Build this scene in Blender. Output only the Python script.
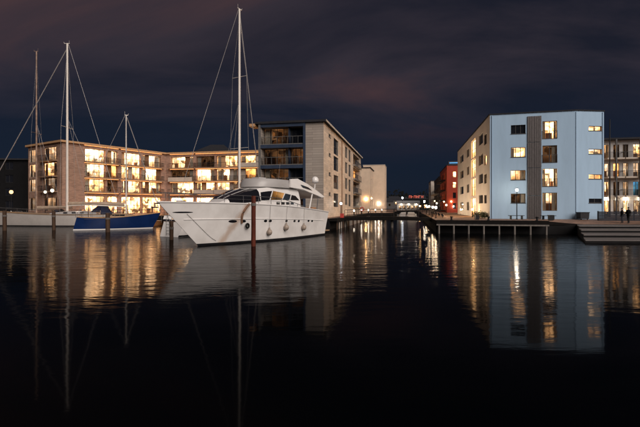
import bpy, math, random
from mathutils import Vector, Matrix
random.seed(11)
R = math.radians
scene = bpy.context.scene
for o in list(bpy.data.objects): bpy.data.objects.remove(o)

# ------------------------------------------------------------------ camera, sky, sun, exposure
CAMH, FPX, HZ = 2.88, 427.0, 207.0          # eye height over the water, focal length and horizon in photo pixels
cam = bpy.data.cameras.new('camera'); camo = bpy.data.objects.new('camera', cam)
scene.collection.objects.link(camo); scene.camera = camo
camo.location = (0, 0, CAMH); camo.rotation_euler = (R(90), 0, 0)
cam.lens = 24; cam.sensor_width = 36; cam.shift_y = -6.5/640
cam.clip_start = 0.1; cam.clip_end = 3000

SUN_AZ, SUN_EL = 30.0, 30.0                 # from behind the camera, to the right
sx, sy, sz = math.sin(R(SUN_AZ))*math.cos(R(SUN_EL)), -math.cos(R(SUN_AZ))*math.cos(R(SUN_EL)), math.sin(R(SUN_EL))
sun = bpy.data.lights.new('sun', 'SUN'); suno = bpy.data.objects.new('sun', sun); scene.collection.objects.link(suno)
sun.energy = 3.1; sun.angle = R(50); sun.color = (1.0, 0.90, 0.82)
suno.rotation_euler = Vector((-sx, -sy, -sz)).to_track_quat('-Z', 'Y').to_euler()
suno.location = (40, -40, 40)

world = bpy.data.worlds.new('World'); scene.world = world; world.use_nodes = True
wn, wl = world.node_tree.nodes, world.node_tree.links
wn.clear()
def N(tree, t, **kw):
    n = tree.nodes.new(t)
    for k, v in kw.items(): setattr(n, k, v)
    return n
W = world.node_tree
out = N(W, 'ShaderNodeOutputWorld'); add = N(W, 'ShaderNodeAddShader')
bg1 = N(W, 'ShaderNodeBackground'); bg2 = N(W, 'ShaderNodeBackground')
sky = N(W, 'ShaderNodeTexSky', sky_type='NISHITA', sun_disc=False)
sky.sun_elevation = R(SUN_EL); sky.sun_rotation = R(180-SUN_AZ)
bg1.inputs['Strength'].default_value = 0.0008
wl.new(sky.outputs[0], bg1.inputs['Color'])
tc = N(W, 'ShaderNodeTexCoord'); sep = N(W, 'ShaderNodeSeparateXYZ'); wl.new(tc.outputs['Generated'], sep.inputs[0])
zc = N(W, 'ShaderNodeMath', operation='MAXIMUM'); wl.new(sep.outputs['Z'], zc.inputs[0]); zc.inputs[1].default_value = 0.0
za = N(W, 'ShaderNodeMath', operation='ADD'); wl.new(zc.outputs[0], za.inputs[0]); za.inputs[1].default_value = 0.22
dx = N(W, 'ShaderNodeMath', operation='DIVIDE'); wl.new(sep.outputs['X'], dx.inputs[0]); wl.new(za.outputs[0], dx.inputs[1])
dy = N(W, 'ShaderNodeMath', operation='DIVIDE'); wl.new(sep.outputs['Y'], dy.inputs[0]); wl.new(za.outputs[0], dy.inputs[1])
cmb = N(W, 'ShaderNodeCombineXYZ'); wl.new(dx.outputs[0], cmb.inputs[0]); wl.new(dy.outputs[0], cmb.inputs[1])
mp = N(W, 'ShaderNodeMapping'); mp.inputs['Rotation'].default_value = (0, 0, R(18)); mp.inputs['Scale'].default_value = (0.55, 1.2, 1)
mp.inputs['Location'].default_value = (4.2, 1.0, 0)
wl.new(cmb.outputs[0], mp.inputs[0])
n1 = N(W, 'ShaderNodeTexNoise'); n1.inputs['Scale'].default_value = 1.0; n1.inputs['Detail'].default_value = 6; n1.inputs['Roughness'].default_value = 0.55
n1.inputs['Distortion'].default_value = 0.5
wl.new(mp.outputs[0], n1.inputs['Vector'])
r1 = N(W, 'ShaderNodeValToRGB'); wl.new(n1.outputs['Fac'], r1.inputs[0])
r1.color_ramp.elements[0].position = 0.38; r1.color_ramp.elements[0].color = (0.0075, 0.0080, 0.0140, 1)
r1.color_ramp.elements[1].position = 0.66; r1.color_ramp.elements[1].color = (0.0500, 0.0265, 0.0280, 1)
e = r1.color_ramp.elements.new(0.52); e.color = (0.0220, 0.0175, 0.0240, 1)
hz = N(W, 'ShaderNodeMapRange', interpolation_type='SMOOTHSTEP'); wl.new(sep.outputs['Z'], hz.inputs[0]); hz.inputs[1].default_value = 0.08; hz.inputs[2].default_value = 0.34
mxs = N(W, 'ShaderNodeMix', data_type='RGBA'); wl.new(hz.outputs[0], mxs.inputs[0]); mxs.inputs[6].default_value = (0.0030, 0.0062, 0.0155, 1); wl.new(r1.outputs[0], mxs.inputs[7])
wl.new(mxs.outputs[2], bg2.inputs['Color']); bg2.inputs['Strength'].default_value = 1.42
wl.new(bg1.outputs[0], add.inputs[0]); wl.new(bg2.outputs[0], add.inputs[1]); wl.new(add.outputs[0], out.inputs[0])

vs = scene.view_settings; vs.view_transform = 'Standard'; vs.look = 'None'; vs.exposure = 0; vs.gamma = 1; vs.use_curve_mapping = False
scene.render.engine = 'CYCLES'
cy = scene.cycles; cy.use_denoising = True; cy.max_bounces = 6; cy.transparent_max_bounces = 12; cy.glossy_bounces = 4; cy.diffuse_bounces = 3
cy.sample_clamp_indirect = 20; cy.caustics_reflective = False; cy.caustics_refractive = False
try: cy.denoiser = 'OPENIMAGEDENOISE'
except Exception: pass

# ------------------------------------------------------------------ materials
MATS = {}
def material(name):
    m = bpy.data.materials.new(name); m.use_nodes = True
    t = m.node_tree; t.nodes.clear()
    o = N(t, 'ShaderNodeOutputMaterial')
    return m, t, o
def mat(name, col, rough=0.6, metal=0.0, var=0.25, scale=1.5, bump=0.0, bscale=30.0, col2=None, coat=0.0, stretch=(1, 1, 1)):
    """plain surface: base colour broken up by large stains and fine grain"""
    if name in MATS: return MATS[name]
    m, t, o = material(name); L = t.links
    p = N(t, 'ShaderNodeBsdfPrincipled'); L.new(p.outputs[0], o.inputs[0])
    p.inputs['Roughness'].default_value = rough; p.inputs['Metallic'].default_value = metal
    p.inputs['Coat Weight'].default_value = coat
    if rough >= 0.45 and max(col) < 0.13: p.inputs['Specular IOR Level'].default_value = 0.12   # dull, grimy darks
    c = N(t, 'ShaderNodeTexCoord'); mpn = N(t, 'ShaderNodeMapping'); mpn.inputs['Scale'].default_value = stretch
    L.new(c.outputs['Object'], mpn.inputs[0])
    a = N(t, 'ShaderNodeTexNoise'); a.inputs['Scale'].default_value = scale; a.inputs['Detail'].default_value = 6; a.inputs['Roughness'].default_value = 0.65
    L.new(mpn.outputs[0], a.inputs['Vector'])
    rp = N(t, 'ShaderNodeValToRGB'); L.new(a.outputs['Fac'], rp.inputs[0])
    d = col2 if col2 else tuple(x*(1-var) for x in col)
    l = tuple(min(1, x*(1+var*0.5)) for x in col)
    rp.color_ramp.elements[0].position = 0.3; rp.color_ramp.elements[0].color = (*d, 1)
    rp.color_ramp.elements[1].position = 0.7; rp.color_ramp.elements[1].color = (*l, 1)
    L.new(rp.outputs[0], p.inputs['Base Color'])
    if bump > 0:
        b = N(t, 'ShaderNodeTexNoise'); b.inputs['Scale'].default_value = bscale; b.inputs['Detail'].default_value = 3
        L.new(mpn.outputs[0], b.inputs['Vector'])
        bn = N(t, 'ShaderNodeBump'); bn.inputs['Strength'].default_value = bump; bn.inputs['Distance'].default_value = 0.02
        L.new(b.outputs['Fac'], bn.inputs['Height']); L.new(bn.outputs[0], p.inputs['Normal'])
    MATS[name] = m; return m
def board_mat(name, col, mortar, bw, bh, rough=0.75, var=0.18, msize=0.02, bump=0.5, off=0.5):
    """boards or bricks laid in rows, on the wall's own u, v in metres"""
    m, t, o = material(name); L = t.links
    p = N(t, 'ShaderNodeBsdfPrincipled'); L.new(p.outputs[0], o.inputs[0]); p.inputs['Roughness'].default_value = rough
    uv = N(t, 'ShaderNodeUVMap'); uv.uv_map = 'UVMap'
    b = N(t, 'ShaderNodeTexBrick'); L.new(uv.outputs[0], b.inputs['Vector'])
    b.inputs['Scale'].default_value = 1; b.inputs['Brick Width'].default_value = bw; b.inputs['Row Height'].default_value = bh
    b.inputs['Mortar Size'].default_value = msize; b.inputs['Mortar Smooth'].default_value = 0.3; b.offset = off
    b.inputs['Color1'].default_value = (*[x*(1-var) for x in col], 1); b.inputs['Color2'].default_value = (*[min(1, x*(1+var)) for x in col], 1)
    b.inputs['Mortar'].default_value = (*mortar, 1)
    ns = N(t, 'ShaderNodeTexNoise'); ns.inputs['Scale'].default_value = 0.35; ns.inputs['Detail'].default_value = 6; L.new(uv.outputs[0], ns.inputs['Vector'])
    rp = N(t, 'ShaderNodeValToRGB'); L.new(ns.outputs['Fac'], rp.inputs[0])
    rp.color_ramp.elements[0].position = 0.3; rp.color_ramp.elements[0].color = (0.72, 0.70, 0.68, 1)
    rp.color_ramp.elements[1].position = 0.65; rp.color_ramp.elements[1].color = (1, 1, 1, 1)
    mx = N(t, 'ShaderNodeMix', data_type='RGBA', blend_type='MULTIPLY'); mx.inputs[0].default_value = 1
    L.new(b.outputs['Color'], mx.inputs[6]); L.new(rp.outputs[0], mx.inputs[7]); L.new(mx.outputs[2], p.inputs['Base Color'])
    bn = N(t, 'ShaderNodeBump'); bn.inputs['Strength'].default_value = bump; bn.inputs['Distance'].default_value = 0.03; bn.invert = True
    L.new(b.outputs['Fac'], bn.inputs['Height']); L.new(bn.outputs[0], p.inputs['Normal'])
    MATS[name] = m; return m
def emit(name, col, strength):
    if name in MATS: return MATS[name]
    m, t, o = material(name); e = N(t, 'ShaderNodeEmission'); t.links.new(e.outputs[0], o.inputs[0])
    e.inputs[0].default_value = (*col, 1); e.inputs[1].default_value = strength
    MATS[name] = m; return m
def room_mat(name, col, strength, dark=0.35):
    """a lit room seen through its window: walls, furniture and pictures of uneven brightness"""
    m, t, o = material(name); L = t.links
    e = N(t, 'ShaderNodeEmission'); L.new(e.outputs[0], o.inputs[0])
    c = N(t, 'ShaderNodeTexCoord'); oi = N(t, 'ShaderNodeObjectInfo')
    vm = N(t, 'ShaderNodeVectorMath', operation='ADD'); L.new(c.outputs['Object'], vm.inputs[0]); L.new(oi.outputs['Random'], vm.inputs[1])
    v = N(t, 'ShaderNodeTexVoronoi', distance='CHEBYCHEV'); v.inputs['Scale'].default_value = 1.5; L.new(vm.outputs[0], v.inputs['Vector'])
    g = N(t, 'ShaderNodeSeparateColor'); L.new(v.outputs['Color'], g.inputs[0])
    r = N(t, 'ShaderNodeMapRange'); L.new(g.outputs[0], r.inputs[0]); r.inputs[3].default_value = dark; r.inputs[4].default_value = 1.25
    n = N(t, 'ShaderNodeTexNoise'); n.inputs['Scale'].default_value = 1.1; L.new(vm.outputs[0], n.inputs['Vector'])
    r2 = N(t, 'ShaderNodeMapRange'); L.new(n.outputs['Fac'], r2.inputs[0]); r2.inputs[1].default_value = 0.3; r2.inputs[2].default_value = 0.7; r2.inputs[3].default_value = 0.55; r2.inputs[4].default_value = 1.3
    r3 = N(t, 'ShaderNodeMapRange'); L.new(oi.outputs['Random'], r3.inputs[0]); r3.inputs[3].default_value = 0.55*strength; r3.inputs[4].default_value = 1.3*strength
    a = N(t, 'ShaderNodeMath', operation='MULTIPLY'); L.new(r.outputs[0], a.inputs[0]); L.new(r2.outputs[0], a.inputs[1])
    b = N(t, 'ShaderNodeMath', operation='MULTIPLY'); L.new(a.outputs[0], b.inputs[0]); L.new(r3.outputs[0], b.inputs[1])
    rx = N(t, 'ShaderNodeMath', operation='FRACT'); rm = N(t, 'ShaderNodeMath', operation='MULTIPLY'); L.new(oi.outputs['Random'], rm.inputs[0]); rm.inputs[1].default_value = 17.3; L.new(rm.outputs[0], rx.inputs[0])
    lp_ = N(t, 'ShaderNodeCombineXYZ'); L.new(rx.outputs[0], lp_.inputs[0]); lp_.inputs[1].default_value = 0.5; lp_.inputs[2].default_value = 0.8
    ds = N(t, 'ShaderNodeVectorMath', operation='DISTANCE'); L.new(c.outputs['Generated'], ds.inputs[0]); L.new(lp_.outputs[0], ds.inputs[1])
    fo = N(t, 'ShaderNodeMapRange', interpolation_type='SMOOTHSTEP'); L.new(ds.outputs['Value'], fo.inputs[0]); fo.inputs[1].default_value = 0.15; fo.inputs[2].default_value = 1.0; fo.inputs[3].default_value = 1.7; fo.inputs[4].default_value = 0.22  # a room lamp's pool of light, painted into the emission
    b2 = N(t, 'ShaderNodeMath', operation='MULTIPLY'); L.new(b.outputs[0], b2.inputs[0]); L.new(fo.outputs[0], b2.inputs[1])
    L.new(b2.outputs[0], e.inputs[1])
    mx = N(t, 'ShaderNodeMix', data_type='RGBA'); L.new(g.outputs[1], mx.inputs[0])
    mx.inputs[6].default_value = (*col, 1); mx.inputs[7].default_value = (col[0], col[1]*0.72, col[2]*0.45, 1)
    L.new(mx.outputs[2], e.inputs[0])
    MATS[name] = m; return m
def glass_mat(name, tint=(1, 1, 1), ior=1.5, rough=0.02):
    m, t, o = material(name); L = t.links
    f = N(t, 'ShaderNodeFresnel'); f.inputs[0].default_value = ior
    tr = N(t, 'ShaderNodeBsdfTransparent'); tr.inputs[0].default_value = (*tint, 1)
    gl = N(t, 'ShaderNodeBsdfGlossy'); gl.inputs['Roughness'].default_value = rough
    mx = N(t, 'ShaderNodeMixShader'); L.new(f.outputs[0], mx.inputs[0]); L.new(tr.outputs[0], mx.inputs[1]); L.new(gl.outputs[0], mx.inputs[2]); L.new(mx.outputs[0], o.inputs[0])
    MATS[name] = m; return m

BLUEW = mat('pale_blue_surface', (0.355, 0.50, 0.66), 0.8, var=0.10, scale=0.9, bump=0.25, bscale=60, stretch=(1, 1, 0.18))
WHITEW = mat('cream_render', (0.74, 0.64, 0.54), 0.85, var=0.16, scale=0.4, bump=0.25, bscale=60)
CLAD = board_mat('weathered_board_cladding', (0.36, 0.31, 0.27), (0.20, 0.17, 0.15), 3.2, 0.34, var=0.12)
BEIGEB = board_mat('beige_brick', (0.66, 0.54, 0.43), (0.52, 0.43, 0.35), 1.2, 0.28, var=0.12, msize=0.015)
BRICK = board_mat('red_brown_brick', (0.39, 0.235, 0.17), (0.30, 0.21, 0.16), 0.5, 0.15, var=0.2, msize=0.012)
REDW = mat('red_render', (0.36, 0.042, 0.016), 0.8, var=0.2, scale=0.5)
ORANGEW = mat('orange_red_render', (0.60, 0.085, 0.025), 0.8, var=0.2, scale=0.5)
PEACH = mat('peach_render', (0.64, 0.50, 0.38), 0.85, var=0.15, scale=0.5)
GREYW = mat('dark_grey_render', (0.09, 0.085, 0.085), 0.8, var=0.2)
PALEW = mat('pale_grey_render', (0.50, 0.44, 0.38), 0.85, var=0.2, scale=0.5)
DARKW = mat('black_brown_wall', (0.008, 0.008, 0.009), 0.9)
ROOFM = mat('roofing_felt', (0.03, 0.03, 0.035), 0.8)
TAN = mat('tan_timber_fascia', (0.52, 0.30, 0.15), 0.6, var=0.25, scale=3, stretch=(1, 1, 6))
NAVY = mat('navy_metal_band', (0.035, 0.05, 0.085), 0.45, var=0.2)
FRAME = mat('dark_window_frame', (0.025, 0.024, 0.026), 0.4)
FRAMEL = mat('timber_window_frame', (0.22, 0.11, 0.055), 0.5)
SLAB = mat('brown_balcony_edge', (0.26, 0.16, 0.10), 0.7)
PANELG = mat('perforated_grey_metal', (0.11, 0.10, 0.10), 0.45, metal=0.6, var=0.3, scale=6, bump=0.4, bscale=40)
CURT = mat('curtain_cloth', (0.66, 0.58, 0.46), 0.9, var=0.2, scale=6)
METAL = mat('galvanised_steel', (0.30, 0.29, 0.28), 0.45, metal=0.7, var=0.3, scale=4)
STEEL = mat('stainless_steel', (0.62, 0.60, 0.58), 0.25, metal=0.9, var=0.15)
BLACKM = mat('black_painted_steel', (0.018, 0.018, 0.02), 0.45)
WOODP = mat('wet_dark_pile_wood', (0.075, 0.045, 0.03), 0.75, var=0.5, scale=5, bump=0.8, bscale=14, stretch=(1, 1, 0.15))
REDPILE = mat('rust_red_pile', (0.105, 0.026, 0.016), 0.6, var=0.55, scale=4, bump=0.6, bscale=12, stretch=(1, 1, 0.2))
PILEG = mat('grey_pier_pile', (0.16, 0.14, 0.125), 0.7, var=0.4, scale=3, bump=0.5, bscale=15, stretch=(1, 1, 0.3))
PILEL = mat('pale_weathered_pile', (0.34, 0.29, 0.25), 0.7, var=0.45, scale=3, bump=0.5, bscale=15, stretch=(1, 1, 0.3))
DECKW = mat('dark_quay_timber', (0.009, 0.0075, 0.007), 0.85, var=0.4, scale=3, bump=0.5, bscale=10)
STEPW = mat('weathered_step_timber', (0.13, 0.115, 0.11), 0.7, var=0.35, scale=1.2, bump=0.5, bscale=12, stretch=(0.2, 3, 3))
PAVE = board_mat('brick_red_paving', (0.26, 0.15, 0.10), (0.10, 0.07, 0.055), 0.6, 0.3, var=0.22, msize=0.02)
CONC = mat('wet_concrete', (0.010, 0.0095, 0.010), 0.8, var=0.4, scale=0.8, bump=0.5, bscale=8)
LEAF = mat('dark_leaf', (0.035, 0.05, 0.02), 0.6, var=0.5, scale=3)
BARK = mat('bark', (0.05, 0.035, 0.025), 0.9, var=0.4, scale=8)
HILLM = mat('dark_wooded_slope', (0.012, 0.013, 0.012), 0.95, var=0.5, scale=0.05)
GEL = mat('white_gelcoat', (0.80, 0.77, 0.75), 0.22, var=0.05, scale=0.8, coat=0.4)
GELG = mat('grey_gelcoat', (0.42, 0.40, 0.39), 0.35, var=0.1, scale=1)
GELD = mat('dull_white_topsides', (0.50, 0.46, 0.43), 0.35, var=0.14, scale=0.6)
BLUEH = mat('deep_blue_topsides', (0.006, 0.022, 0.09), 0.2, var=0.2, scale=1, coat=0.5)
ANTI = mat('black_antifouling', (0.012, 0.012, 0.014), 0.6)
TEAK = mat('teak_deck', (0.30, 0.19, 0.11), 0.6, var=0.35, scale=2, stretch=(0.3, 8, 1))
BGLASS = mat('smoked_boat_glass', (0.010, 0.010, 0.013), 0.06, var=0.1)
WOODIN = mat('varnished_wood', (0.30, 0.13, 0.05), 0.3, var=0.3, scale=4)
MASTM = mat('pale_mast_aluminium', (0.72, 0.66, 0.60), 0.4, metal=0.0, var=0.12, scale=0.6)
MASTB = mat('brown_banded_mast', (0.30, 0.20, 0.15), 0.5, var=0.6, scale=1.0, stretch=(0.2, 0.2, 1.2))
WIRE = mat('rigging_wire', (0.40, 0.37, 0.36), 0.4, metal=0.4)
ROPE = mat('grey_rope', (0.16, 0.14, 0.13), 0.9)
CANVB = mat('navy_canvas', (0.02, 0.025, 0.05), 0.85, var=0.3, bump=0.3, bscale=8)
CANVT = mat('tan_sail_cover', (0.40, 0.30, 0.22), 0.85, var=0.3, bump=0.3, bscale=8)
RUBBER = mat('black_rubber', (0.015, 0.015, 0.015), 0.6)
FENDER = mat('grimy_fender_vinyl', (0.34, 0.27, 0.22), 0.5, var=0.4, scale=4)
REDP = mat('red_plastic', (0.45, 0.03, 0.02), 0.45)
CLEAR = glass_mat('window_glass')
SMOKE = glass_mat('smoked_railing_glass', (0.72, 0.72, 0.72))
DARKG = mat('unlit_window_glass', (0.012, 0.013, 0.017), 0.05, var=0.3, scale=2)
WARM = (1.0, 0.68, 0.36); WHT = (1.0, 0.84, 0.62)
ROOMS = {
    'bright': room_mat('bright_room', (1.0, 0.66, 0.37), 9.0, 0.06), 'warm': room_mat('warm_room', (1.0, 0.58, 0.27), 6.5, 0.08),
    'dim': room_mat('dim_room', (1.0, 0.50, 0.22), 0.12, 0.02), 'soft': room_mat('soft_room', (1.0, 0.70, 0.46), 1.0, 0.4),
    'shop': room_mat('shop_room', (1.0, 0.55, 0.25), 17.0, 0.04), 'stair': room_mat('stairwell_room', (1.0, 0.62, 0.30), 10.0, 0.8),
    'tv': room_mat('blue_lit_room', (0.15, 0.55, 1.0), 1.2, 0.5), 'amber': room_mat('amber_room', (1.0, 0.46, 0.14), 2.6, 0.12),
}

# yacht side with a slanting tan streak in its colour
def streaked_gelcoat():
    m, t, o = material('white_gelcoat_with_tan_streak'); L = t.links
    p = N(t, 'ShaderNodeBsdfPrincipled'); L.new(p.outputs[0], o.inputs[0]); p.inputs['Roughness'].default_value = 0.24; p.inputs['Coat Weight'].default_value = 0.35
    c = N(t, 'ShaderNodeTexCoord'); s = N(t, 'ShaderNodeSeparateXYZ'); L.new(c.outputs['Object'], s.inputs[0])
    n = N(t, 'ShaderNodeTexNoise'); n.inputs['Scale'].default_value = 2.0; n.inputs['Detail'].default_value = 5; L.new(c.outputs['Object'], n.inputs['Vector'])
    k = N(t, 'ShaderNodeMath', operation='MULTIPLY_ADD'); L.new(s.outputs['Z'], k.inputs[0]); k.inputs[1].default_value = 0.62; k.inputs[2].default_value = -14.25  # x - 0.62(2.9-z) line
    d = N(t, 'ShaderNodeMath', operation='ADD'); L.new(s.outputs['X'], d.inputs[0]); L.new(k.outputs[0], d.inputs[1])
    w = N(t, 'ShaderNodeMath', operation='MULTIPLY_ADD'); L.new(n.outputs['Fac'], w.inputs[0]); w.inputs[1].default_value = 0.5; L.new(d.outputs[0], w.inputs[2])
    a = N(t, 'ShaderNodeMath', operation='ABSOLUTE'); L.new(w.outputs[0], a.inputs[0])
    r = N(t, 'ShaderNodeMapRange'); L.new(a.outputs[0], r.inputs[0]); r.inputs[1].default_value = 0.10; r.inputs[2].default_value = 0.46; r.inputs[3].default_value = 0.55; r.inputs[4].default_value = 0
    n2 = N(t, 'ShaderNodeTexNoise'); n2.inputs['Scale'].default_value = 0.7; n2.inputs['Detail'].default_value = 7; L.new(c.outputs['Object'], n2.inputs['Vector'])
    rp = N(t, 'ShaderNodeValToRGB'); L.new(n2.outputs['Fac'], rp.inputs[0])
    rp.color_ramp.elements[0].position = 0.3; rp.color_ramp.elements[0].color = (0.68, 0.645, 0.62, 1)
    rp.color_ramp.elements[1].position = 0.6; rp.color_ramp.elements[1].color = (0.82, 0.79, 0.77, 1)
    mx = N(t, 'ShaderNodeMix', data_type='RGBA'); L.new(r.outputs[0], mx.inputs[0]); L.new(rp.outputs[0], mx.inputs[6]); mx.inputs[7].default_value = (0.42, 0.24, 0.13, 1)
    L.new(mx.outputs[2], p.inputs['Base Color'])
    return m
HULLY = streaked_gelcoat()

def water_material():
    m, t, o = material('dark_harbour_water'); L = t.links
    p = N(t, 'ShaderNodeBsdfGlossy'); p.inputs['Color'].default_value = (0.66, 0.66, 0.67, 1)      # grey gloss colour dims every reflection
    df = N(t, 'ShaderNodeBsdfDiffuse'); df.inputs['Color'].default_value = (0.0010, 0.0013, 0.0018, 1)
    fr_ = N(t, 'ShaderNodeFresnel'); fr_.inputs['IOR'].default_value = 1.12
    mxw = N(t, 'ShaderNodeMixShader'); L.new(fr_.outputs[0], mxw.inputs[0]); L.new(df.outputs[0], mxw.inputs[1]); L.new(p.outputs[0], mxw.inputs[2]); L.new(mxw.outputs[0], o.inputs[0])
    c = N(t, 'ShaderNodeTexCoord')
    m1 = N(t, 'ShaderNodeMapping'); m1.inputs['Scale'].default_value = (0.55, 1.6, 1); m1.inputs['Rotation'].default_value = (0, 0, R(-8)); L.new(c.outputs['Object'], m1.inputs[0])
    n1 = N(t, 'ShaderNodeTexNoise'); n1.inputs['Scale'].default_value = 1.6; n1.inputs['Detail'].default_value = 3; n1.inputs['Roughness'].default_value = 0.55; L.new(m1.outputs[0], n1.inputs['Vector'])
    # patches of breeze: the near basin lies sheltered, the water out by the quays is ruffled
    n2 = N(t, 'ShaderNodeTexNoise'); n2.inputs['Scale'].default_value = 0.09; n2.inputs['Detail'].default_value = 3; L.new(c.outputs['Object'], n2.inputs['Vector'])
    sp = N(t, 'ShaderNodeSeparateXYZ'); L.new(c.outputs['Object'], sp.inputs[0])
    yy = N(t, 'ShaderNodeMath', operation='MULTIPLY_ADD'); L.new(n2.outputs['Fac'], yy.inputs[0]); yy.inputs[1].default_value = 22.0; L.new(sp.outputs['Y'], yy.inputs[2])
    r2 = N(t, 'ShaderNodeMapRange', interpolation_type='SMOOTHSTEP'); L.new(yy.outputs[0], r2.inputs[0]); r2.inputs[1].default_value = 19; r2.inputs[2].default_value = 36; r2.inputs[3].default_value = 0.07; r2.inputs[4].default_value = 1.0
    r3 = N(t, 'ShaderNodeMapRange'); L.new(r2.outputs[0], r3.inputs[0]); r3.inputs[3].default_value = 0.048; r3.inputs[4].default_value = 0.11; L.new(r3.outputs[0], p.inputs['Roughness'])
    n4 = N(t, 'ShaderNodeTexNoise'); n4.inputs['Scale'].default_value = 0.42; n4.inputs['Detail'].default_value = 2; L.new(m1.outputs[0], n4.inputs['Vector'])
    sm = N(t, 'ShaderNodeMath', operation='MULTIPLY_ADD'); L.new(n4.outputs['Fac'], sm.inputs[0]); sm.inputs[1].default_value = 1.6; L.new(n1.outputs['Fac'], sm.inputs[2])
    h = N(t, 'ShaderNodeMath', operation='MULTIPLY'); L.new(sm.outputs[0], h.inputs[0]); L.new(r2.outputs[0], h.inputs[1])
    b = N(t, 'ShaderNodeBump'); b.inputs['Strength'].default_value = 1.0; b.inputs['Distance'].default_value = 0.024
    L.new(h.outputs[0], b.inputs['Height']); L.new(b.outputs[0], p.inputs['Normal']); L.new(b.outputs[0], fr_.inputs['Normal'])
    return m

# ------------------------------------------------------------------ mesh helpers
COL = scene.collection
LOCAL = set()
class MB:
    def __init__(s): s.v, s.f = [], []
    def add(s, vs, fs):
        b = len(s.v); s.v += [Vector(v) for v in vs]; s.f += [tuple(i+b for i in f) for f in fs]; return s
    def box(s, x0, x1, y0, y1, z0, z1):
        return s.add([(x, y, z) for z in (z0, z1) for y in (y0, y1) for x in (x0, x1)],
                     [(0, 2, 3, 1), (4, 5, 7, 6), (0, 1, 5, 4), (2, 6, 7, 3), (0, 4, 6, 2), (1, 3, 7, 5)])
    def wbox(s, w, u0, u1, o0, o1, z0, z1):
        """box in a wall's frame: along it, outwards from it, up"""
        return s.add([w.pt(u, z, o) for z in (z0, z1) for o in (o1, o0) for u in (u0, u1)],
                     [(0, 2, 3, 1), (4, 5, 7, 6), (0, 1, 5, 4), (2, 6, 7, 3), (0, 4, 6, 2), (1, 3, 7, 5)])
    def tube(s, p, q, r0, r1=None, n=8, cap=True):
        p, q = Vector(p), Vector(q); r1 = r0 if r1 is None else r1
        d = (q-p).normalized(); a = d.orthogonal().normalized(); b = d.cross(a)
        vs = [p+(a*math.cos(2*math.pi*i/n)+b*math.sin(2*math.pi*i/n))*r0 for i in range(n)]
        vs += [q+(a*math.cos(2*math.pi*i/n)+b*math.sin(2*math.pi*i/n))*r1 for i in range(n)]
        fs = [(i, (i+1) % n, n+(i+1) % n, n+i) for i in range(n)]
        if cap: fs += [tuple(range(n-1, -1, -1)), tuple(range(n, 2*n))]
        return s.add(vs, fs)
    def path(s, pts, r, n=6):
        pts = [Vector(p) for p in pts]; rings = []
        for i, p in enumerate(pts):
            d = (pts[min(i+1, len(pts)-1)]-pts[max(i-1, 0)]).normalized()
            up = Vector((0, 0, 1)) if abs(d.z) < 0.9 else Vector((1, 0, 0))
            a = d.cross(up).normalized(); b = d.cross(a)
            rings.append([p+(a*math.cos(2*math.pi*k/n)+b*math.sin(2*math.pi*k/n))*r for k in range(n)])
        return s.loft(rings, True, True)
    def loft(s, rings, closed=False, caps=False):
        n = len(rings[0]); vs = [v for r in rings for v in r]; fs = []
        for i in range(len(rings)-1):
            for j in range(n if closed else n-1):
                a, b = i*n+j, i*n+(j+1) % n
                fs.append((a, b, b+n, a+n))
        if caps: fs += [tuple(range(n-1, -1, -1)), tuple(range((len(rings)-1)*n, len(rings)*n))]
        return s.add(vs, fs)
    def lathe(s, c, prof, n=12):
        c = Vector(c)
        return s.loft([[c+Vector((r*math.cos(2*math.pi*k/n), r*math.sin(2*math.pi*k/n), z)) for k in range(n)] for r, z in prof], True, True)
    def ball(s, c, r, n=10, sz=1.0):
        return s.lathe(c, [(max(0.002, r*math.sin(math.pi*i/8)), -r*sz*math.cos(math.pi*i/8)) for i in range(9)], n)
    def prism(s, pts, z0, z1):
        n = len(pts)
        return s.add([(x, y, z0) for x, y in pts]+[(x, y, z1) for x, y in pts],
                     [tuple(range(n-1, -1, -1)), tuple(range(n, 2*n))]+[(i, (i+1) % n, n+(i+1) % n, n+i) for i in range(n)])
    def build(s, name, m, parent=None, smooth=False, ang=40, uvdir=(1, 0), off=None):
        me = bpy.data.meshes.new(name)
        if off is None: off = root_off(parent)
        me.from_pydata([v-off for v in s.v], [], s.f); me.materials.append(m)
        if smooth:
            me.polygons.foreach_set('use_smooth', [True]*len(me.polygons)); me.set_sharp_from_angle(angle=R(ang))
        uv = me.uv_layers.new(name='UVMap'); ex, ey = uvdir
        me.update()
        dat = []
        for p in me.polygons:
            hor = abs(p.normal.z) > 0.7
            for i in p.vertices:
                v = me.vertices[i].co+off
                u = v.x*ex+v.y*ey; w = -v.x*ey+v.y*ex
                if hor: dat += [u, w]
                elif abs(p.normal.x*ex+p.normal.y*ey) > 0.75: dat += [w, v.z]
                else: dat += [u, v.z]
        uv.data.foreach_set('uv', dat)
        o = bpy.data.objects.new(name, me); COL.objects.link(o)
        if parent: o.parent = parent
        return o
def root_off(p):
    if p is None: return Vector((0, 0, 0))
    while p.parent: p = p.parent
    return Vector((0, 0, 0)) if p in LOCAL else Vector(p.location)
def tag(o, label, cat, group=None):
    o['label'] = label; o['category'] = cat
    if group: o['group'] = group
    return o
def thing(name, label, cat, loc=(0, 0, 0), group=None, rz=None):
    o = bpy.data.objects.new(name, None); COL.objects.link(o); o.location = loc; o.empty_display_size = 0.3
    if rz is not None: o.rotation_euler = (0, 0, rz); LOCAL.add(o)
    return tag(o, label, cat, group)
def struct(name, mb, m, **kw):
    o = mb.build(name, m, **kw); o['kind'] = 'structure'; return o
def at(x, y):   # point on the ground plan whose column in the photograph is x, at distance y
    return (x-320)/FPX*y
def zat(py, d): return CAMH+(HZ-py)/FPX*d

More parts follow.
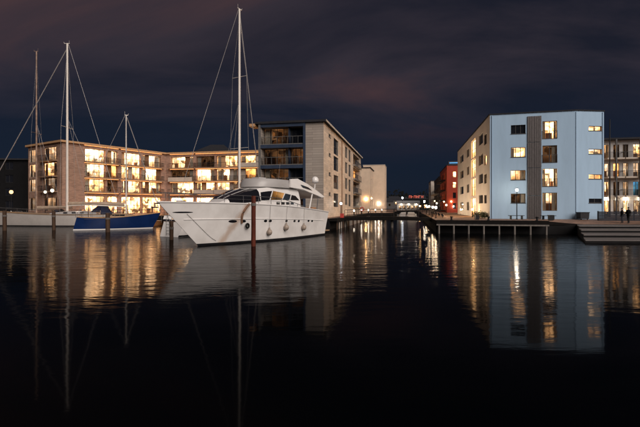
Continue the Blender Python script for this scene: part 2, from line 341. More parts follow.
class Wall:
    def __init__(s, P0, P1):
        s.P0, s.P1 = Vector(P0), Vector(P1); d = s.P1-s.P0; s.L = d.length; s.e = d.normalized(); s.n = Vector((s.e.y, -s.e.x)); s.open = []
    def pt(s, u, z, o=0.0):
        p = s.P0+s.e*u+s.n*o; return Vector((p.x, p.y, z))
    def u(s, px):
        k = (px-320)/FPX; return (s.P0.x-k*s.P0.y)/(k*s.e.y-s.e.x)
    def z(s, u, py): return CAMH+(HZ-py)/FPX*(s.P0.y+s.e.y*u)
    def rect(s, x0, x1, y0, y1):
        a, b = s.u(x0), s.u(x1); c = (a+b)/2; return a, b, s.z(c, y1), s.z(c, y0)
    def hole(s, r, depth=0.22): s.open.append((*r, depth)); return r
    def mesh(s, mb, z0, z1):
        us = sorted({0, s.L, *[x for o in s.open for x in o[:2]]}); zs = sorted({z0, z1, *[x for o in s.open for x in o[2:4]]})
        for a, b in zip(us, us[1:]):
            run = None
            for c, d in zip(zs, zs[1:]):
                um, zm = (a+b)/2, (c+d)/2
                inside = any(o[0] < um < o[1] and o[2] < zm < o[3] for o in s.open)
                if not inside: mb.add([s.pt(a, c), s.pt(b, c), s.pt(b, d), s.pt(a, d)], [(0, 1, 2, 3)])
        for a, b, c, d, k in s.open:
            mb.add([s.pt(a, c), s.pt(b, c), s.pt(b, d), s.pt(a, d), s.pt(a, c, -k), s.pt(b, c, -k), s.pt(b, d, -k), s.pt(a, d, -k)],
                   [(0, 4, 5, 1), (1, 5, 6, 2), (2, 6, 7, 3), (3, 7, 4, 0)])

def window(b, w, r, kind='warm', nx=2, nz=1, depth=0.16, fm=None, curtain=0, cut=True, reveal=None, sill=False, roomd=1.4):
    u0, u1, z0, z1 = r
    if cut: w.hole(r, reveal if reveal else depth+0.06)
    fm = fm or FRAME; t = 0.055; o0, o1 = -depth-0.05, -depth+0.03
    m = MB()
    m.wbox(w, u0, u1, o0, o1, z0, z0+t); m.wbox(w, u0, u1, o0, o1, z1-t, z1)
    m.wbox(w, u0, u0+t, o0+.002, o1-.002, z0+t-.01, z1-t+.01); m.wbox(w, u1-t, u1, o0+.002, o1-.002, z0+t-.01, z1-t+.01)
    for i in range(1, nx):
        c = u0+(u1-u0)*i/nx; m.wbox(w, c-.035, c+.035, o0+.004, o1-.004, z0+t-.01, z1-t+.01)
    for i in range(1, nz):
        c = z0+(z1-z0)*i/nz; m.wbox(w, u0+t-.01, u1-t+.01, o0+.006, o1-.006, c-.03, c+.03)
    f = m.build('window', fm, b)
    g = MB().add([w.pt(u0+.02, z0+.02, -depth-.01), w.pt(u1-.02, z0+.02, -depth-.01), w.pt(u1-.02, z1-.02, -depth-.01), w.pt(u0+.02, z1-.02, -depth-.01)], [(0, 1, 2, 3)])
    g.build('pane', DARKG if kind == 'dark' else CLEAR, f)
    if kind != 'dark':
        k0, k1 = -depth-.06, -depth-roomd
        q = [w.pt(u, z, k) for k in (k0, k1) for u, z in ((u0+.01, z0+.01), (u1-.01, z0+.01), (u1-.01, z1-.01), (u0+.01, z1-.01))]
        MB().add(q, [(4, 5, 6, 7), (0, 1, 5, 4), (1, 2, 6, 5), (2, 3, 7, 6), (3, 0, 4, 7)]).build('room', ROOMS[kind], f)
        if u1-u0 > .9 and kind not in ('stair', 'dim') and z1-z0 > 1.2:
            for q_ in range(random.randint(0, 2)):
                fw = random.uniform(.25, .8); fu = random.uniform(u0+.05, max(u0+.06, u1-fw-.05)); fh = random.uniform(.25, .5)*(z1-z0)
                MB().wbox(w, fu, min(u1-.04, fu+fw), -depth-.75, -depth-.35, z0+.02, z0+fh).build('furniture', FRAMEL, f)
        if curtain:
            for side in ((0, 1) if curtain == 2 else (random.randint(0, 1),)):
                cw = (u1-u0)*random.uniform(.16, .3); a = u0+.05 if side == 0 else u1-.05-cw
                rg = []
                for zz in (z0+.05, z1-.05):
                    rg.append([w.pt(a+cw*i/10, zz, -depth-.13-.04*(i % 2)) for i in range(11)])
                MB().loft(rg).build('curtain', CURT, f)
    if sill:
        MB().wbox(w, u0-.05, u1+.05, -.02, .05, z0-.06, z0).build('sill', fm, f)
    return f
def balcony(b, w, u0, u1, z, proj, h=1.0, glass=True, slabm=None, th=0.22, bars=0):
    s = MB().wbox(w, u0, u1, -.05, proj, z-th, z).build('balcony', slabm or SLAB, b)
    m = MB(); hr = .035
    m.wbox(w, u0, u1, proj-.06, proj-.01, z+h-.05, z+h)
    m.wbox(w, u0, u0+.05, -.02, proj-.062, z+h-.05, z+h); m.wbox(w, u1-.05, u1, -.02, proj-.062, z+h-.05, z+h)
    n = max(2, int((u1-u0)/1.3)+1)
    for i in range(n):
        c = u0+.03+(u1-u0-.06)*i/(n-1); m.wbox(w, c-.02, c+.02, proj-.055, proj-.015, z-.01, z+h-.04)
    if bars:
        k = max(4, int((u1-u0)/bars))
        for i in range(k): c = u0+.05+(u1-u0-.1)*i/(k-1); m.wbox(w, c-.012, c+.012, proj-.05, proj-.02, z-.01, z+h-.04)
    rl = m.build('railing', FRAME, s)
    if glass:
        MB().add([w.pt(u0+.04, z+.06, proj-.035), w.pt(u1-.04, z+.06, proj-.035), w.pt(u1-.04, z+h-.06, proj-.035), w.pt(u0+.04, z+h-.06, proj-.035)], [(0, 1, 2, 3)]).build('railing_glass', SMOKE, s)
    return s
def roof(b, poly, z, th, over, m, name='roof'):
    c = Vector((sum(p[0] for p in poly)/len(poly), sum(p[1] for p in poly)/len(poly)))
    ps = []
    n = len(poly)
    for i in range(n):
        p0, p, p1 = Vector(poly[i-1]), Vector(poly[i]), Vector(poly[(i+1) % n])
        a, d = (p-p0).normalized(), (p1-p).normalized(); na, nd = Vector((a.y, -a.x)), Vector((d.y, -d.x))
        k = (na+nd); k /= max(0.35, k.length_squared/2); ps.append(tuple(p+k*over))
    return MB().prism(ps, z, z+th).build(name, m, b)

# the canal runs along u_dir, the quay fronts across it
UD = Vector((0.206, 0.9785)); VD = Vector((0.9785, -0.206))
QZ = 1.41
# ------------------------------------------------------------------ water, quays, far ground
m = MB(); m.add([(-500, -60, 0), (500, -60, 0), (500, 700, 0), (-500, 700, 0)], [(0, 1, 2, 3)])
struct('water', m, water_material())

def quay(name, poly, z, edge_m, top_m, cap=0.35):
    o = MB().prism(poly, -1.5, z-0.02).build(name, edge_m); o['kind'] = 'structure'
    n = len(poly)
    MB().add([(x, y, z) for x, y in poly], [tuple(range(n))]).build('paving', top_m, o, uvdir=tuple(UD))
    return o
LQ0 = Vector((1.2, 54.5))                                  # corner of the left quay
lq1 = LQ0+UD*50
left_poly = [(-200, 72.6), (-22, 72.6), tuple(LQ0-VD*14.5), tuple(LQ0), tuple(lq1), (17.5, 106), (22, 122), (34, 190), (46, 197), (62, 200), (62, 330), (-200, 330)]
left_quay = quay('left_quay', left_poly, QZ-.012, CONC, PAVE)
RQ0 = Vector((12.9, 47.5)); RQ1 = RQ0+VD*11.2
far_r = RQ0+UD*150
# right plaza: level by the pale blue house, falling a little towards the wide steps
def plaza_z(x, y):
    a = min(1, max(0, (x-23.5)/4.0)); b = min(1, max(0, (50.6-y)/5.0))
    return QZ-0.36*a*b
right_poly = [tuple(RQ0), tuple(RQ1), (27.1, 45.0), (75, 43.0), (110, 60), (150, 330), (62, 330), tuple(far_r)]
m = MB().prism(right_poly, -1.5, 0.99)
right_quay = struct('right_quay', m, CONC)
rows = []
for i in range(26):
    y0 = i/25.0; row = []
    for j in range(40):
        s = j/39.0
        f0 = RQ0+VD*(s*11.2/0.40) if s < 0.40 else (Vector((RQ1.x, RQ1.y)).lerp(Vector((27.1, 45.0)), (s-.40)/.08) if s < .48 else Vector((27.1, 45.0)).lerp(Vector((75, 43.0)), (s-.48)/.52))
        t = y0**2.2*140
        p = f0+UD*t+VD*(s*t*0.25)
        row.append((p.x, p.y, plaza_z(p.x, p.y)))
    rows.append(row)
m = MB().loft(rows); m.f = [tuple(reversed(f)) if False else f for f in m.f]
pav = m.build('paving', PAVE, right_quay, uvdir=tuple(UD))
# skirt closing the plaza edge down to the quay wall
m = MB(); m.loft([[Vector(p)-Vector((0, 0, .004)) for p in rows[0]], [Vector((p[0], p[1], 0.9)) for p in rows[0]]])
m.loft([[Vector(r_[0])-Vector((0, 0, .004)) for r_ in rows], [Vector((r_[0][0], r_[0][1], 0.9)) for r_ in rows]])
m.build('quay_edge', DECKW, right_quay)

# wooded slope that closes the canal
random.seed(5)
rg = []
for k, (yy, hh) in enumerate(((330, 0.0), (350, 8), (390, 13.5), (470, 17))):
    rg.append([(-260+i*13, yy+random.uniform(-4, 4), max(-1, hh*(0.75+0.25*math.sin(i*.55+k))+random.uniform(-1.2, 1.2)*(hh > 0))) for i in range(48)])
struct('hills', MB().loft(rg), HILLM)

# ------------------------------------------------------------------ quay front on the right: a pier on slender piles
pier = thing('timber_pier', 'dark timber pier edge on slender pale piles below the pale blue building', 'pier', (RQ0.x, RQ0.y, 0))
wp = Wall(RQ0, RQ1)
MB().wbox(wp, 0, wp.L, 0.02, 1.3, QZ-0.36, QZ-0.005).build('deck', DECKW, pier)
MB().wbox(wp, 0, wp.L, 1.18, 1.34, QZ-0.52, QZ-0.37).build('beam', PILEG, pier)
for i in range(8):
    u = 0.25+i*(wp.L-0.5)/7
    p = wp.pt(u, 0, 1.24); MB().tube((p.x, p.y, -1.4), (p.x, p.y, QZ-.5), .11, .10, 10).build('pile', PILEG, pier, True)
for i in range(14):
    u = 0.05+i*wp.L/14
    MB().wbox(wp, u, u+wp.L/14-.03, 0.0, 1.32, QZ-0.004, QZ+0.03).build('plank', DECKW, pier)

for u_, lab_ in ((1.6, 'left iron mooring bollard on the pier edge'), (5.4, 'middle iron mooring bollard on the pier edge'), (10.2, 'right iron mooring bollard on the pier edge')):
    p = wp.pt(u_, QZ+.03, .7); bb = thing('bollard', lab_, 'bollard', tuple(p), 'mooring bollards on the pier')
    MB().lathe(p, [(.16, 0), (.16, .04), (.10, .07), (.09, .30)], 12).build('shaft', BLACKM, bb, True); MB().lathe(p+Vector((0, 0, .302)), [(.10, 0), (.17, .03), (.17, .09), (.08, .13)], 12).build('cap', BLACKM, bb, True)

# boardwalk on the left along the beige building
wl_ = Wall(LQ0, LQ0+UD*46)
lp = thing('boardwalk', 'dark timber boardwalk on closely set piles beside the beige brick building', 'boardwalk', (LQ0.x, LQ0.y, 0))
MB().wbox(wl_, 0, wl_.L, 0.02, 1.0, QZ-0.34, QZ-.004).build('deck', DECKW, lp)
MB().wbox(wl_, 0, wl_.L, .95, 1.06, QZ-0.5, QZ-0.345).build('beam', DECKW, lp)
for i in range(26):
    p = wl_.pt(.3+i*1.75, 0, .94); MB().tube((p.x, p.y, -1.4), (p.x, p.y, QZ-.35), .11, .10, 8).build('pile', PILEL if i % 3 else WOODP, lp, True)

# wide wooden steps down to the water
st = thing('quay_steps', 'broad grey timber steps leading down from the plaza into the water', 'steps', (30, 40, 0))
fr = [((27.1, 45.0), 1.04), ((25.6, 42.2), 0.79), ((24.1, 39.4), 0.54), ((22.6, 36.6), 0.29), ((21.0, 33.8), 0.06)]
for k in range(4):
    (xa, ya), za_ = fr[k]; (xb, yb), _ = fr[k+1]
    sl = -2.0/48*1.0
    pts = [(xb, yb), (70, yb+(70-xb)*sl), (70, ya+.05+(70-xa)*sl), (xa+.02, ya+.05)]
    s_ = MB().prism(pts, -1.2, za_-0.10).build('step', CONC, st)
    n_ = 3
    for j in range(n_):   # three broad planks to a step
        a0, a1 = j/n_, (j+1)/n_-.012
        q = lambda a: ((xb+(xa-xb)*a), (yb+(ya-yb)*a))
        (x0, y0), (x1, y1) = q(a0), q(a1)
        e0 = -.06 if j == 0 else 0
        MB().prism([(x0, y0+e0), (70, y0+e0+(70-x0)*sl), (70, y1+(70-x1)*sl), (x1, y1)], za_-0.098, za_-.02+.002*j).build('plank', STEPW, s_)

# ------------------------------------------------------------------ buildings
def shell(b, poly, walls, z0, z1, m, uvd=(1, 0)):
    """wall mesh round a footprint; walls maps edge index -> Wall with openings"""
    mb = MB()
    for i in range(len(poly)):
        w = walls.get(i) or Wall(poly[i], poly[(i+1) % len(poly)])
        w.mesh(mb, z0, z1)
    return mb.build('wall', m, b, uvdir=uvd)

# --- pale blue house on the right
random.seed(21)
dC = Vector((21.26, 53.4)); dS = dC+UD*36.8; dB = Vector((30.46, 51.0)); dR = Vector((34.2, 51.4)); dBk = dR+UD*36+VD*1.5
polyD = [tuple(dS), tuple(dC), tuple(dB), tuple(dR), tuple(dBk)]
TD = 14.38
D = thing('apartment_building', 'four-storey pale blue apartment building with a grey metal strip up its front', 'building', (dC.x, dC.y, QZ))
side, front, bend = Wall(dS, dC), Wall(dC, dB), Wall(dB, dR)
kinds = {'L': ['dark', 'warm', 'warm', 'dim'], 'R': ['warm', 'dim', 'bright', 'bright'], 'E': ['warm', 'bright', 'warm', 'dark']}
for k, (a, b_) in enumerate(((124.9, 133.7), (147.4, 157), (170.2, 179.9), (193.6, 203))):
    window(D, front, front.rect(511, 525.7, a, b_), kinds['L'][k], 3, 1, curtain=1, sill=True)
for k, (a, b_) in enumerate(((121, 139), (145.4, 163), (168.7, 186.9), (192.7, 210.8))):
    r = front.rect(542.6, 557.3, a, b_)
    f = window(D, front, r, kinds['R'][k], 2, 1, curtain=2 if k != 1 else 1)
    if k < 3:
        m = MB(); m.wbox(front, r[0]-.03, r[1]+.03, .03, .07, r[2]+.95, r[2]+1.0); m.wbox(front, r[0]-.03, r[1]+.03, .03, .07, r[2]+.05, r[2]+.1)
        for i in range(9): c = r[0]+(r[1]-r[0])*i/8; m.wbox(front, c-.012, c+.012, .035, .065, r[2]+.09, r[2]+.96)
        m.build('railing', FRAME, f)
for k, (a, b_) in enumerate(((126, 130.7), (149, 154), (174.4, 179), (198.6, 203))):
    window(D, bend, bend.rect(589, 602, a, b_), kinds['E'][k], 2, 1, sill=True)
# canal side
for (xa, xb) in ((479, 483), (484.3, 486.8)):
    for k, (a, b_) in enumerate(((134, 144.5), (155, 165), (174, 183.5), (195, 203.5))):
        kd = 'bright' if (xa > 484 and k == 1) else ('dim' if (k+int(xa)) % 3 == 0 else 'dark')
        window(D, side, side.rect(xa, xb, a, b_), kd, 2 if xb-xa > 3 else 1, 1, curtain=1)
for (xa, xb, sc) in ((460.3, 463.6, .60), (466.8, 469.2, .70)):
    for k in range(4):
        um = (side.u(xa)+side.u(xb))/2
        z0 = QZ+.9+k*3.05
        window(D, side, (side.u(xa), side.u(xb), z0, z0+1.45), 'dim' if k == 2 else 'dark', 2, 1)
ua, ub = side.u(471.3), side.u(475.6)
for k in range(4):
    z0 = QZ+.2+k*3.02 if k else QZ+.1
    window(D, side, (ua, ub, z0, z0+2.78), 'stair', 2, 2, depth=.2)
shell(D, polyD, {0: side, 1: front, 2: bend}, QZ-.3, TD, WHITEW)
# pale blue colour layer over the two street fronts, 6 mm proud
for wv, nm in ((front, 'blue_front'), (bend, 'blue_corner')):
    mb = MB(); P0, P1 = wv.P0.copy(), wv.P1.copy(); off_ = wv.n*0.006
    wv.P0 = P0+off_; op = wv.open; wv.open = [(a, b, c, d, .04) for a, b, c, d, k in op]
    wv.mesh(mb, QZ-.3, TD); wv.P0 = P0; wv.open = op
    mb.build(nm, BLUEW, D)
roof(D, polyD, TD, .14, .10, ROOFM)
# grey perforated strip: two by four panels in a frame
u0, u1 = front.u(527.3), front.u(541.6); zt = front.z((u0+u1)/2, 116.0)
cuts = [QZ+.02, front.z(u0, 195.6), front.z(u0, 167.9), front.z(u0, 142.4), zt]
for a, b_ in zip(cuts, cuts[1:]):
    for j in (0, 1):
        c0 = u0+(u1-u0)*j/2+.02; c1 = u0+(u1-u0)*(j+1)/2-.02
        pnl = MB().wbox(front, c0, c1, .012, .10, a+.025, b_-.025).build('panel', PANELG, D)
        for q in range(1, 3): c = c0+(c1-c0)*q/3; MB().wbox(front, c-.015, c+.015, .098, .125, a+.03, b_-.03).build('rib', PANELG, pnl)

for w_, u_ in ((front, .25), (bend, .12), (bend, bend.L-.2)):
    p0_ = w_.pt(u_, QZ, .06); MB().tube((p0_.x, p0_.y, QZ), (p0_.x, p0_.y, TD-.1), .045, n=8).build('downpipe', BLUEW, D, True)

# --- beige brick house in the middle
random.seed(22)
bC = Vector((0.47, 57.0)); bL = bC-VD*9.1; bE = bC+UD*44; bBk = bL+UD*44
polyB = [tuple(bL), tuple(bC), tuple(bE), tuple(bBk)]
TB = 14.25
B = thing('apartment_building', 'beige four-storey building with dark glazed balconies and long brick side behind the motor yacht', 'building', (bC.x, bC.y, QZ))
fB, sB = Wall(bL, bC), Wall(bC, bE)
uw = fB.u(304.5)
fl = [2.9, 5.76, 8.6, 11.4, TB]
for k in range(4):
    z0, z1 = fl[k]+.12, fl[k+1]-.42
    fB.hole((.35, uw-.12, z0, z1), 1.5)
    wi = 'dim' if k else 'dark'
    span = uw-.47; cut1 = .35+span*.64
    window(B, fB, (.36, cut1-.05, z0+.01, z1-.01), wi, 4, 1, depth=1.3, cut=False, curtain=1)
    window(B, fB, (cut1+.05, uw-.13, z0+.01, z1-.01), 'dark' if k % 2 else 'dim', 3, 1, depth=1.25, cut=False)
    MB().wbox(fB, cut1-.05, cut1+.05, -1.4, -.3, z0, z1).build('balcony_divider', NAVY, B)
    MB().wbox(fB, 0.0, uw-.02, .005, .20, fl[k+1]-.46, fl[k+1]-.02).build('fascia_band', NAVY, B)
    MB().wbox(fB, .02, uw-.04, .02, .14, fl[k]-.0, fl[k]+.10).build('balcony_edge', METAL, B)
    m = MB(); m.wbox(fB, .36, uw-.13, .02, .06, fl[k]+1.06, fl[k]+1.11)
    for i in range(9): c = .38+(uw-.53)*i/8; m.wbox(fB, c-.015, c+.015, .025, .055, fl[k]+.1, fl[k]+1.08)
    rl = m.build('railing', METAL, B)
    MB().add([fB.pt(.4, fl[k]+.16, .04), fB.pt(uw-.17, fl[k]+.16, .04), fB.pt(uw-.17, fl[k]+1.04, .04), fB.pt(.4, fl[k]+1.04, .04)], [(0, 1, 2, 3)]).build('railing_glass', SMOKE, rl)
for xx in (0.0, uw*.985-.05):
    MB().wbox(fB, xx, xx+.3, .004, .24, QZ, TB-.03).build('corner_post', METAL if xx < 1 else NAVY, B)
for k, y_ in enumerate((136, 155, 174, 194)):
    window(B, sB, sB.rect(328.8, 330.6, y_-1.7, y_+1.6), 'dark', 1, 1, sill=True)
for k, (a, b_) in enumerate(((139.6, 155), (157, 171), (175.5, 189), (193.5, 207))):
    r = sB.rect(333.7, 338.2, a, b_)
    window(B, sB, r, 'dark' if k != 2 else 'dim', 3, 2)
um = sB.u(341.6)
MB().wbox(sB, um-.25, um+.35, .01, .12, QZ, TB-.25).build('facade_strip', SLAB, B)
for k in range(4):
    z0 = fl[k]+.35
    window(B, sB, (sB.u(345.2), sB.u(347.3), z0, z0+2.0), 'dark', 1, 1)
    window(B, sB, (sB.u(348.6), sB.u(350.6), z0-.25, z0+2.0), 'dark' if k != 1 else 'dim', 2, 1)
    ra = (sB.u(353.2), sB.u(359.4), z0-.25, z0+2.05)
    sB.hole(ra, 1.0); window(B, sB, (ra[0]+.01, ra[1]-.01, ra[2]+.01, ra[3]-.01), 'amber' if k == 2 else 'dim', 4, 1, depth=.95, cut=False)
    balcony(B, sB, ra[0]-.1, ra[1]+.1, z0-.25, .5, 1.0, True, METAL)
ud_ = (sB.u(340.0), sB.u(341.0), QZ+.1, QZ+2.3)
shell(B, polyB, {0: fB, 1: sB}, QZ-.3, TB, CLAD, tuple(VD))
mb = MB(); P0 = sB.P0.copy(); sB.P0 = P0+sB.n*.006; op = sB.open; sB.open = [(a, b, c, d, .04) for a, b, c, d, k in op]
sB.mesh(mb, QZ-.3, TB); sB.P0 = P0; sB.open = op; mb.build('brick_side', BEIGEB, B, uvdir=tuple(UD))
roof(B, polyB, TB, .30, .40, ROOFM)
MB().wbox(sB, -.3, sB.L+.3, .41, .46, TB+.02, TB+.28).build('fascia', PALEW, B)
MB().wbox(fB, -1.3, -.42, -1.6, .3, TB-.28, TB+.10).build('eave_board', TAN, B)

# --- red-brown brick building on the left, an L round the basin
random.seed(23)
a1 = Vector((at(62, 74.4), 74.4)); a0 = Vector((at(28, 81), 81)); a2 = Vector((at(166, 92), 92)); a3 = a2+VD*27.5
polyA = [tuple(a0), tuple(a1), tuple(a2), tuple(a3), tuple(a3+UD*13), tuple(a2+UD*13-VD*6), (-57, 96)]
TA = 14.2
A = thing('apartment_building', 'long red-brown brick building with brightly lit windows behind the sailing boats', 'building', (a1.x, a1.y, QZ))
wE, wL, wR = Wall(a0, a1), Wall(a1, a2), Wall(a2, a3)
rowsA = [(11.25, 13.62), (8.45, 10.85), (5.75, 8.05)]
def bayA(w, xa, xb, kinds_, nx, bal=True, gr='shop', rec=.5):
    u0, u1 = w.u(xa), w.u(xb)
    for (z0, z1), kd in zip(rowsA, kinds_):
        r = (u0, u1, z0, z1); w.hole(r, rec+.05)
        window(A, w, (u0+.01, u1-.01, z0+.01, z1-.01), kd, nx, random.choice((1, 2)), depth=rec, cut=False, fm=FRAMEL, curtain=random.choice((0, 1, 1, 2)), roomd=1.6)
        if random.random() < .55:
            k_ = random.randrange(nx); pw = (u1-u0)/nx
            MB().wbox(w, u0+pw*k_+.02, u0+pw*(k_+1)-.02, -rec+.032, -rec+.07, z0+.03, z1-.03).build('infill_panel', random.choice((TAN, PALEW, FRAMEL)), A)
        if bal and random.random() < .25:
            MB().wbox(w, u0-.15, u1+.15, .76, .80, z0-.15, z0+.72).build('balcony_front', PALEW, A)
        if bal: balcony(A, w, u0-.2, u1+.2, z0-.02, .75, .95, random.random() < .6, SLAB, .24, bars=.3)
    if gr:
        r = (u0, u1, QZ+.15, 4.9); w.hole(r, .3); window(A, w, (u0+.01, u1-.01, QZ+.16, 4.89), gr, nx+1, 2, depth=.26, cut=False, fm=FRAME, roomd=2.2)
bayA(wL, 85, 105.3, ['bright', 'bright', 'warm'], 4)
bayA(wL, 107.3, 117.6, ['bright', 'amber', 'dim'], 2)
bayA(wL, 121.5, 140.8, ['bright', 'warm', 'bright'], 5)
bayA(wL, 142.6, 161, ['bright', 'bright', 'warm'], 5)
bayA(wR, 170.5, 193, ['bright', 'dim', 'bright'], 5)
bayA(wR, 196, 214.3, ['dim', 'bright', 'warm'], 4)
bayA(wR, 216, 237, ['warm', 'bright', 'bright'], 5)
bayA(wR, 239.8, 260, ['warm', 'amber', 'bright'], 4)
bayA(wR, 263, 285, ['warm', 'warm', 'bright'], 4)
for k, (z0, z1) in enumerate(rowsA+[(2.2, 4.6)]):
    window(A, wE, (wE.u(28.8), wE.u(36.2), z0, z1), 'soft', 2, 1, fm=PALEW, curtain=2)
    window(A, wE, (wE.u(43.5), wE.u(56.5), z0, z1), 'soft' if k != 1 else 'warm', 4, 1, fm=FRAMEL, curtain=2)
    if k < 3: balcony(A, wE, wE.u(42), wE.u(57.5), z0-.03, .8, 1.0, True, SLAB)
shell(A, polyA, {0: wE, 1: wL, 2: wR}, QZ-.3, TA, BRICK, tuple(VD))
roof(A, polyA, TA, .34, .45, TAN)
roof(A, polyA, TA+.342, .05, .40, ROOFM, 'roof_covering')
# amber strip lights under the eave and each balcony
STRIP = emit('amber_soffit_light', (1.0, 0.42, 0.14), 3.6)
for w_, xs in ((wL, ((85, 105.3), (107.3, 117.6), (121.5, 140.8), (142.6, 161))), (wR, ((170.5, 193), (196, 214.3), (216, 237), (239.8, 260)))):
    for xa, xb in xs:
        for zz in (TA-.03, 11.25-.27, 8.45-.27, 5.75-.27):
            u0, u1 = w_.u(xa)-.15, w_.u(xb)+.15
            MB().wbox(w_, u0, u1, .01, .05, zz-.04, zz).build('soffit_light', STRIP, A)

# --- dark low roof behind the brick building and a dark block at the far left
RB = thing('apartment_building', 'dark pitched roof rising behind the lit brick building', 'building', (at(213, 118), 118, QZ))
x0, x1 = at(196, 118), at(228, 118)
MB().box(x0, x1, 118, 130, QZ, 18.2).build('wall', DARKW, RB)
zr = zat(141.5, 118)
MB().add([(x0-.5, 117.5, 18.2), (x1+.5, 117.5, 18.2), (x1-2.5, 124, zr), (x0+2.5, 124, zr), (x0-.5, 130.5, 18.2), (x1+.5, 130.5, 18.2)],
         [(0, 1, 2, 3), (3, 2, 5, 4), (0, 3, 4), (1, 5, 2), (0, 4, 5, 1)]).build('roof', ROOFM, RB)
LB = thing('apartment_building', 'unlit dark block at the left edge behind the sailing boats', 'building', (-68, 84, QZ))
wX = Wall((-92, 83), (-57.5, 86))
for k in range(4):
    for j in range(6):
        u = 8+j*4.2; window(LB, wX, (u, u+1.5, QZ+1.2+k*2.6, QZ+2.7+k*2.6), 'dim' if (k, j) in ((2, 4), (1, 3)) else 'dark', 2, 1)
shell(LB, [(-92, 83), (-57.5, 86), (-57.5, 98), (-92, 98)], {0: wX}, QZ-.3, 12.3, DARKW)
MB().prism([(-92.5, 82.5), (-57, 85.5), (-57, 98.5), (-92.5, 98.5)], 12.3, 12.6).build('roof', ROOFM, LB)

# --- pale blocks past the beige building
C1 = thing('apartment_building', 'low peach-lit block just past the beige brick building', 'building', (12, 110, QZ))
c1 = Vector((at(370, 110), 110)); c1l = c1-VD*7; wC = Wall(c1l, c1); wC2 = Wall(c1, c1+UD*11)
for k in range(3): window(C1, wC2, (3.5, 5.2, 3+k*2.9, 4.6+k*2.9), 'dark', 2, 1)
T1 = zat(168, 110)
shell(C1, [tuple(c1l), tuple(c1), tuple(c1+UD*11), tuple(c1l+UD*11)], {0: wC, 1: wC2}, QZ-.3, T1, PEACH)
roof(C1, [tuple(c1l), tuple(c1), tuple(c1+UD*11), tuple(c1l+UD*11)], T1, .25, .2, ROOFM)
C2 = thing('apartment_building', 'tall plain pale block standing past the low peach-lit block', 'building', (17, 122, QZ))
c2 = Vector((at(384.8, 122), 122)); c2l = c2-VD*6.2; wD = Wall(c2l, c2); wD2 = Wall(c2, c2+UD*9)
T2 = zat(165, 122)
for k in range(4): window(C2, wD2, (3.0, 5.0, 3+k*2.7, 4.5+k*2.7), 'dark', 2, 1)
shell(C2, [tuple(c2l), tuple(c2), tuple(c2+UD*9), tuple(c2l+UD*9)], {0: wD, 1: wD2}, QZ-.3, T2, PEACH)
roof(C2, [tuple(c2l), tuple(c2), tuple(c2+UD*9), tuple(c2l+UD*9)], T2, .15, .08, PALEW)

# --- red house and its neighbours on the far right bank
random.seed(24)
RH = thing('apartment_building', 'red rendered house with orange side past the pale blue building', 'building', (33, 112, QZ))
r1_ = Vector((at(447, 112), 112)); rS = r1_+UD*26; rF = r1_+VD*9
TR = zat(165.5, 112)
wrs, wrf = Wall(rS, r1_), Wall(r1_, rF)
for k in range(4):
    z0 = QZ+1.0+k*2.75
    window(RH, wrf, (1.5, 2.3, z0, z0+1.5), 'bright' if k in (2, 3) else 'dark', 1, 1)
    for j in range(3):
        u = 3+j*7.6; window(RH, wrs, (u, u+3.2, z0-.3, z0+1.6), ('amber', 'dark', 'warm')[(k+j) % 3], 3, 1)
        balcony(RH, wrs, u-.4, u+3.6, z0-.33, 1.4, 1.0, False, GREYW, .3, bars=.4)
shell(RH, [tuple(rS), tuple(r1_), tuple(rF), tuple(rF+UD*26)], {0: wrs, 1: wrf}, QZ-.3, TR, REDW)
mb = MB(); P0 = wrs.P0.copy(); wrs.P0 = P0+wrs.n*.006; op = wrs.open; wrs.open = [(a, b, c, d, .04) for a, b, c, d, k in op]; wrs.mesh(mb, QZ-.3, TR-1.0); wrs.P0 = P0
mb.build('orange_side', ORANGEW, RH)
roof(RH, [tuple(rS), tuple(r1_), tuple(rF), tuple(rF+UD*26)], TR, .2, .1, ROOFM)
MB().wbox(wrf, .8, 3.6, -2.2, -2.0, TR+.8, TR+.95).build('roof_light_strip', emit('blue_neon_glow', (0.12, 0.45, 1.0), 1.6), RH)
MB().wbox(wrf, .6, 5.0, -4.0, -2.21, TR+.1, TR+1.3).build('roof_cabin', GREYW, RH)
GH = thing('apartment_building', 'charcoal house with stacked balconies beyond the red house', 'building', (39, 140, QZ))
g1 = Vector((at(440, 141), 141)); gS = g1+UD*34; gF = g1+VD*10; TG = zat(176.5, 141)
wgs, wgf = Wall(gS, g1), Wall(g1, gF)
for k in range(3):
    z0 = QZ+1.0+k*2.75
    for j in range(4):
        u = 2+j*8; window(GH, wgs, (u, u+4, z0-.3, z0+1.7), ('dim', 'warm', 'dark', 'soft')[(k*3+j) % 4], 3, 1); balcony(GH, wgs, u-.4, u+4.4, z0-.33, 1.6, 1.0, False, PALEW, .3)
shell(GH, [tuple(gS), tuple(g1), tuple(gF), tuple(gF+UD*34)], {0: wgs, 1: wgf}, QZ-.3, TG, GREYW)
roof(GH, [tuple(gS), tuple(g1), tuple(gF), tuple(gF+UD*34)], TG, .2, .2, ROOFM)
PH = thing('apartment_building', 'small pale grey house farthest along the right bank of the canal', 'building', (50, 178, QZ))
p1 = Vector((at(431, 180), 180)); pS = p1+UD*20; pF = p1+VD*9; TP = zat(181, 180)
wps, wpf = Wall(pS, p1), Wall(p1, pF)
for k in range(4):
    for j in range(3): window(PH, wps, (2+j*6, 4.5+j*6, QZ+1+k*2.7, QZ+2.6+k*2.7), ('soft', 'dark', 'dim')[(k+j) % 3], 2, 1)
shell(PH, [tuple(pS), tuple(p1), tuple(pF), tuple(pF+UD*20)], {0: wps, 1: wpf}, QZ-.3, TP, PALEW)
roof(PH, [tuple(pS), tuple(p1), tuple(pF), tuple(pF+UD*20)], TP, .2, .2, ROOFM)

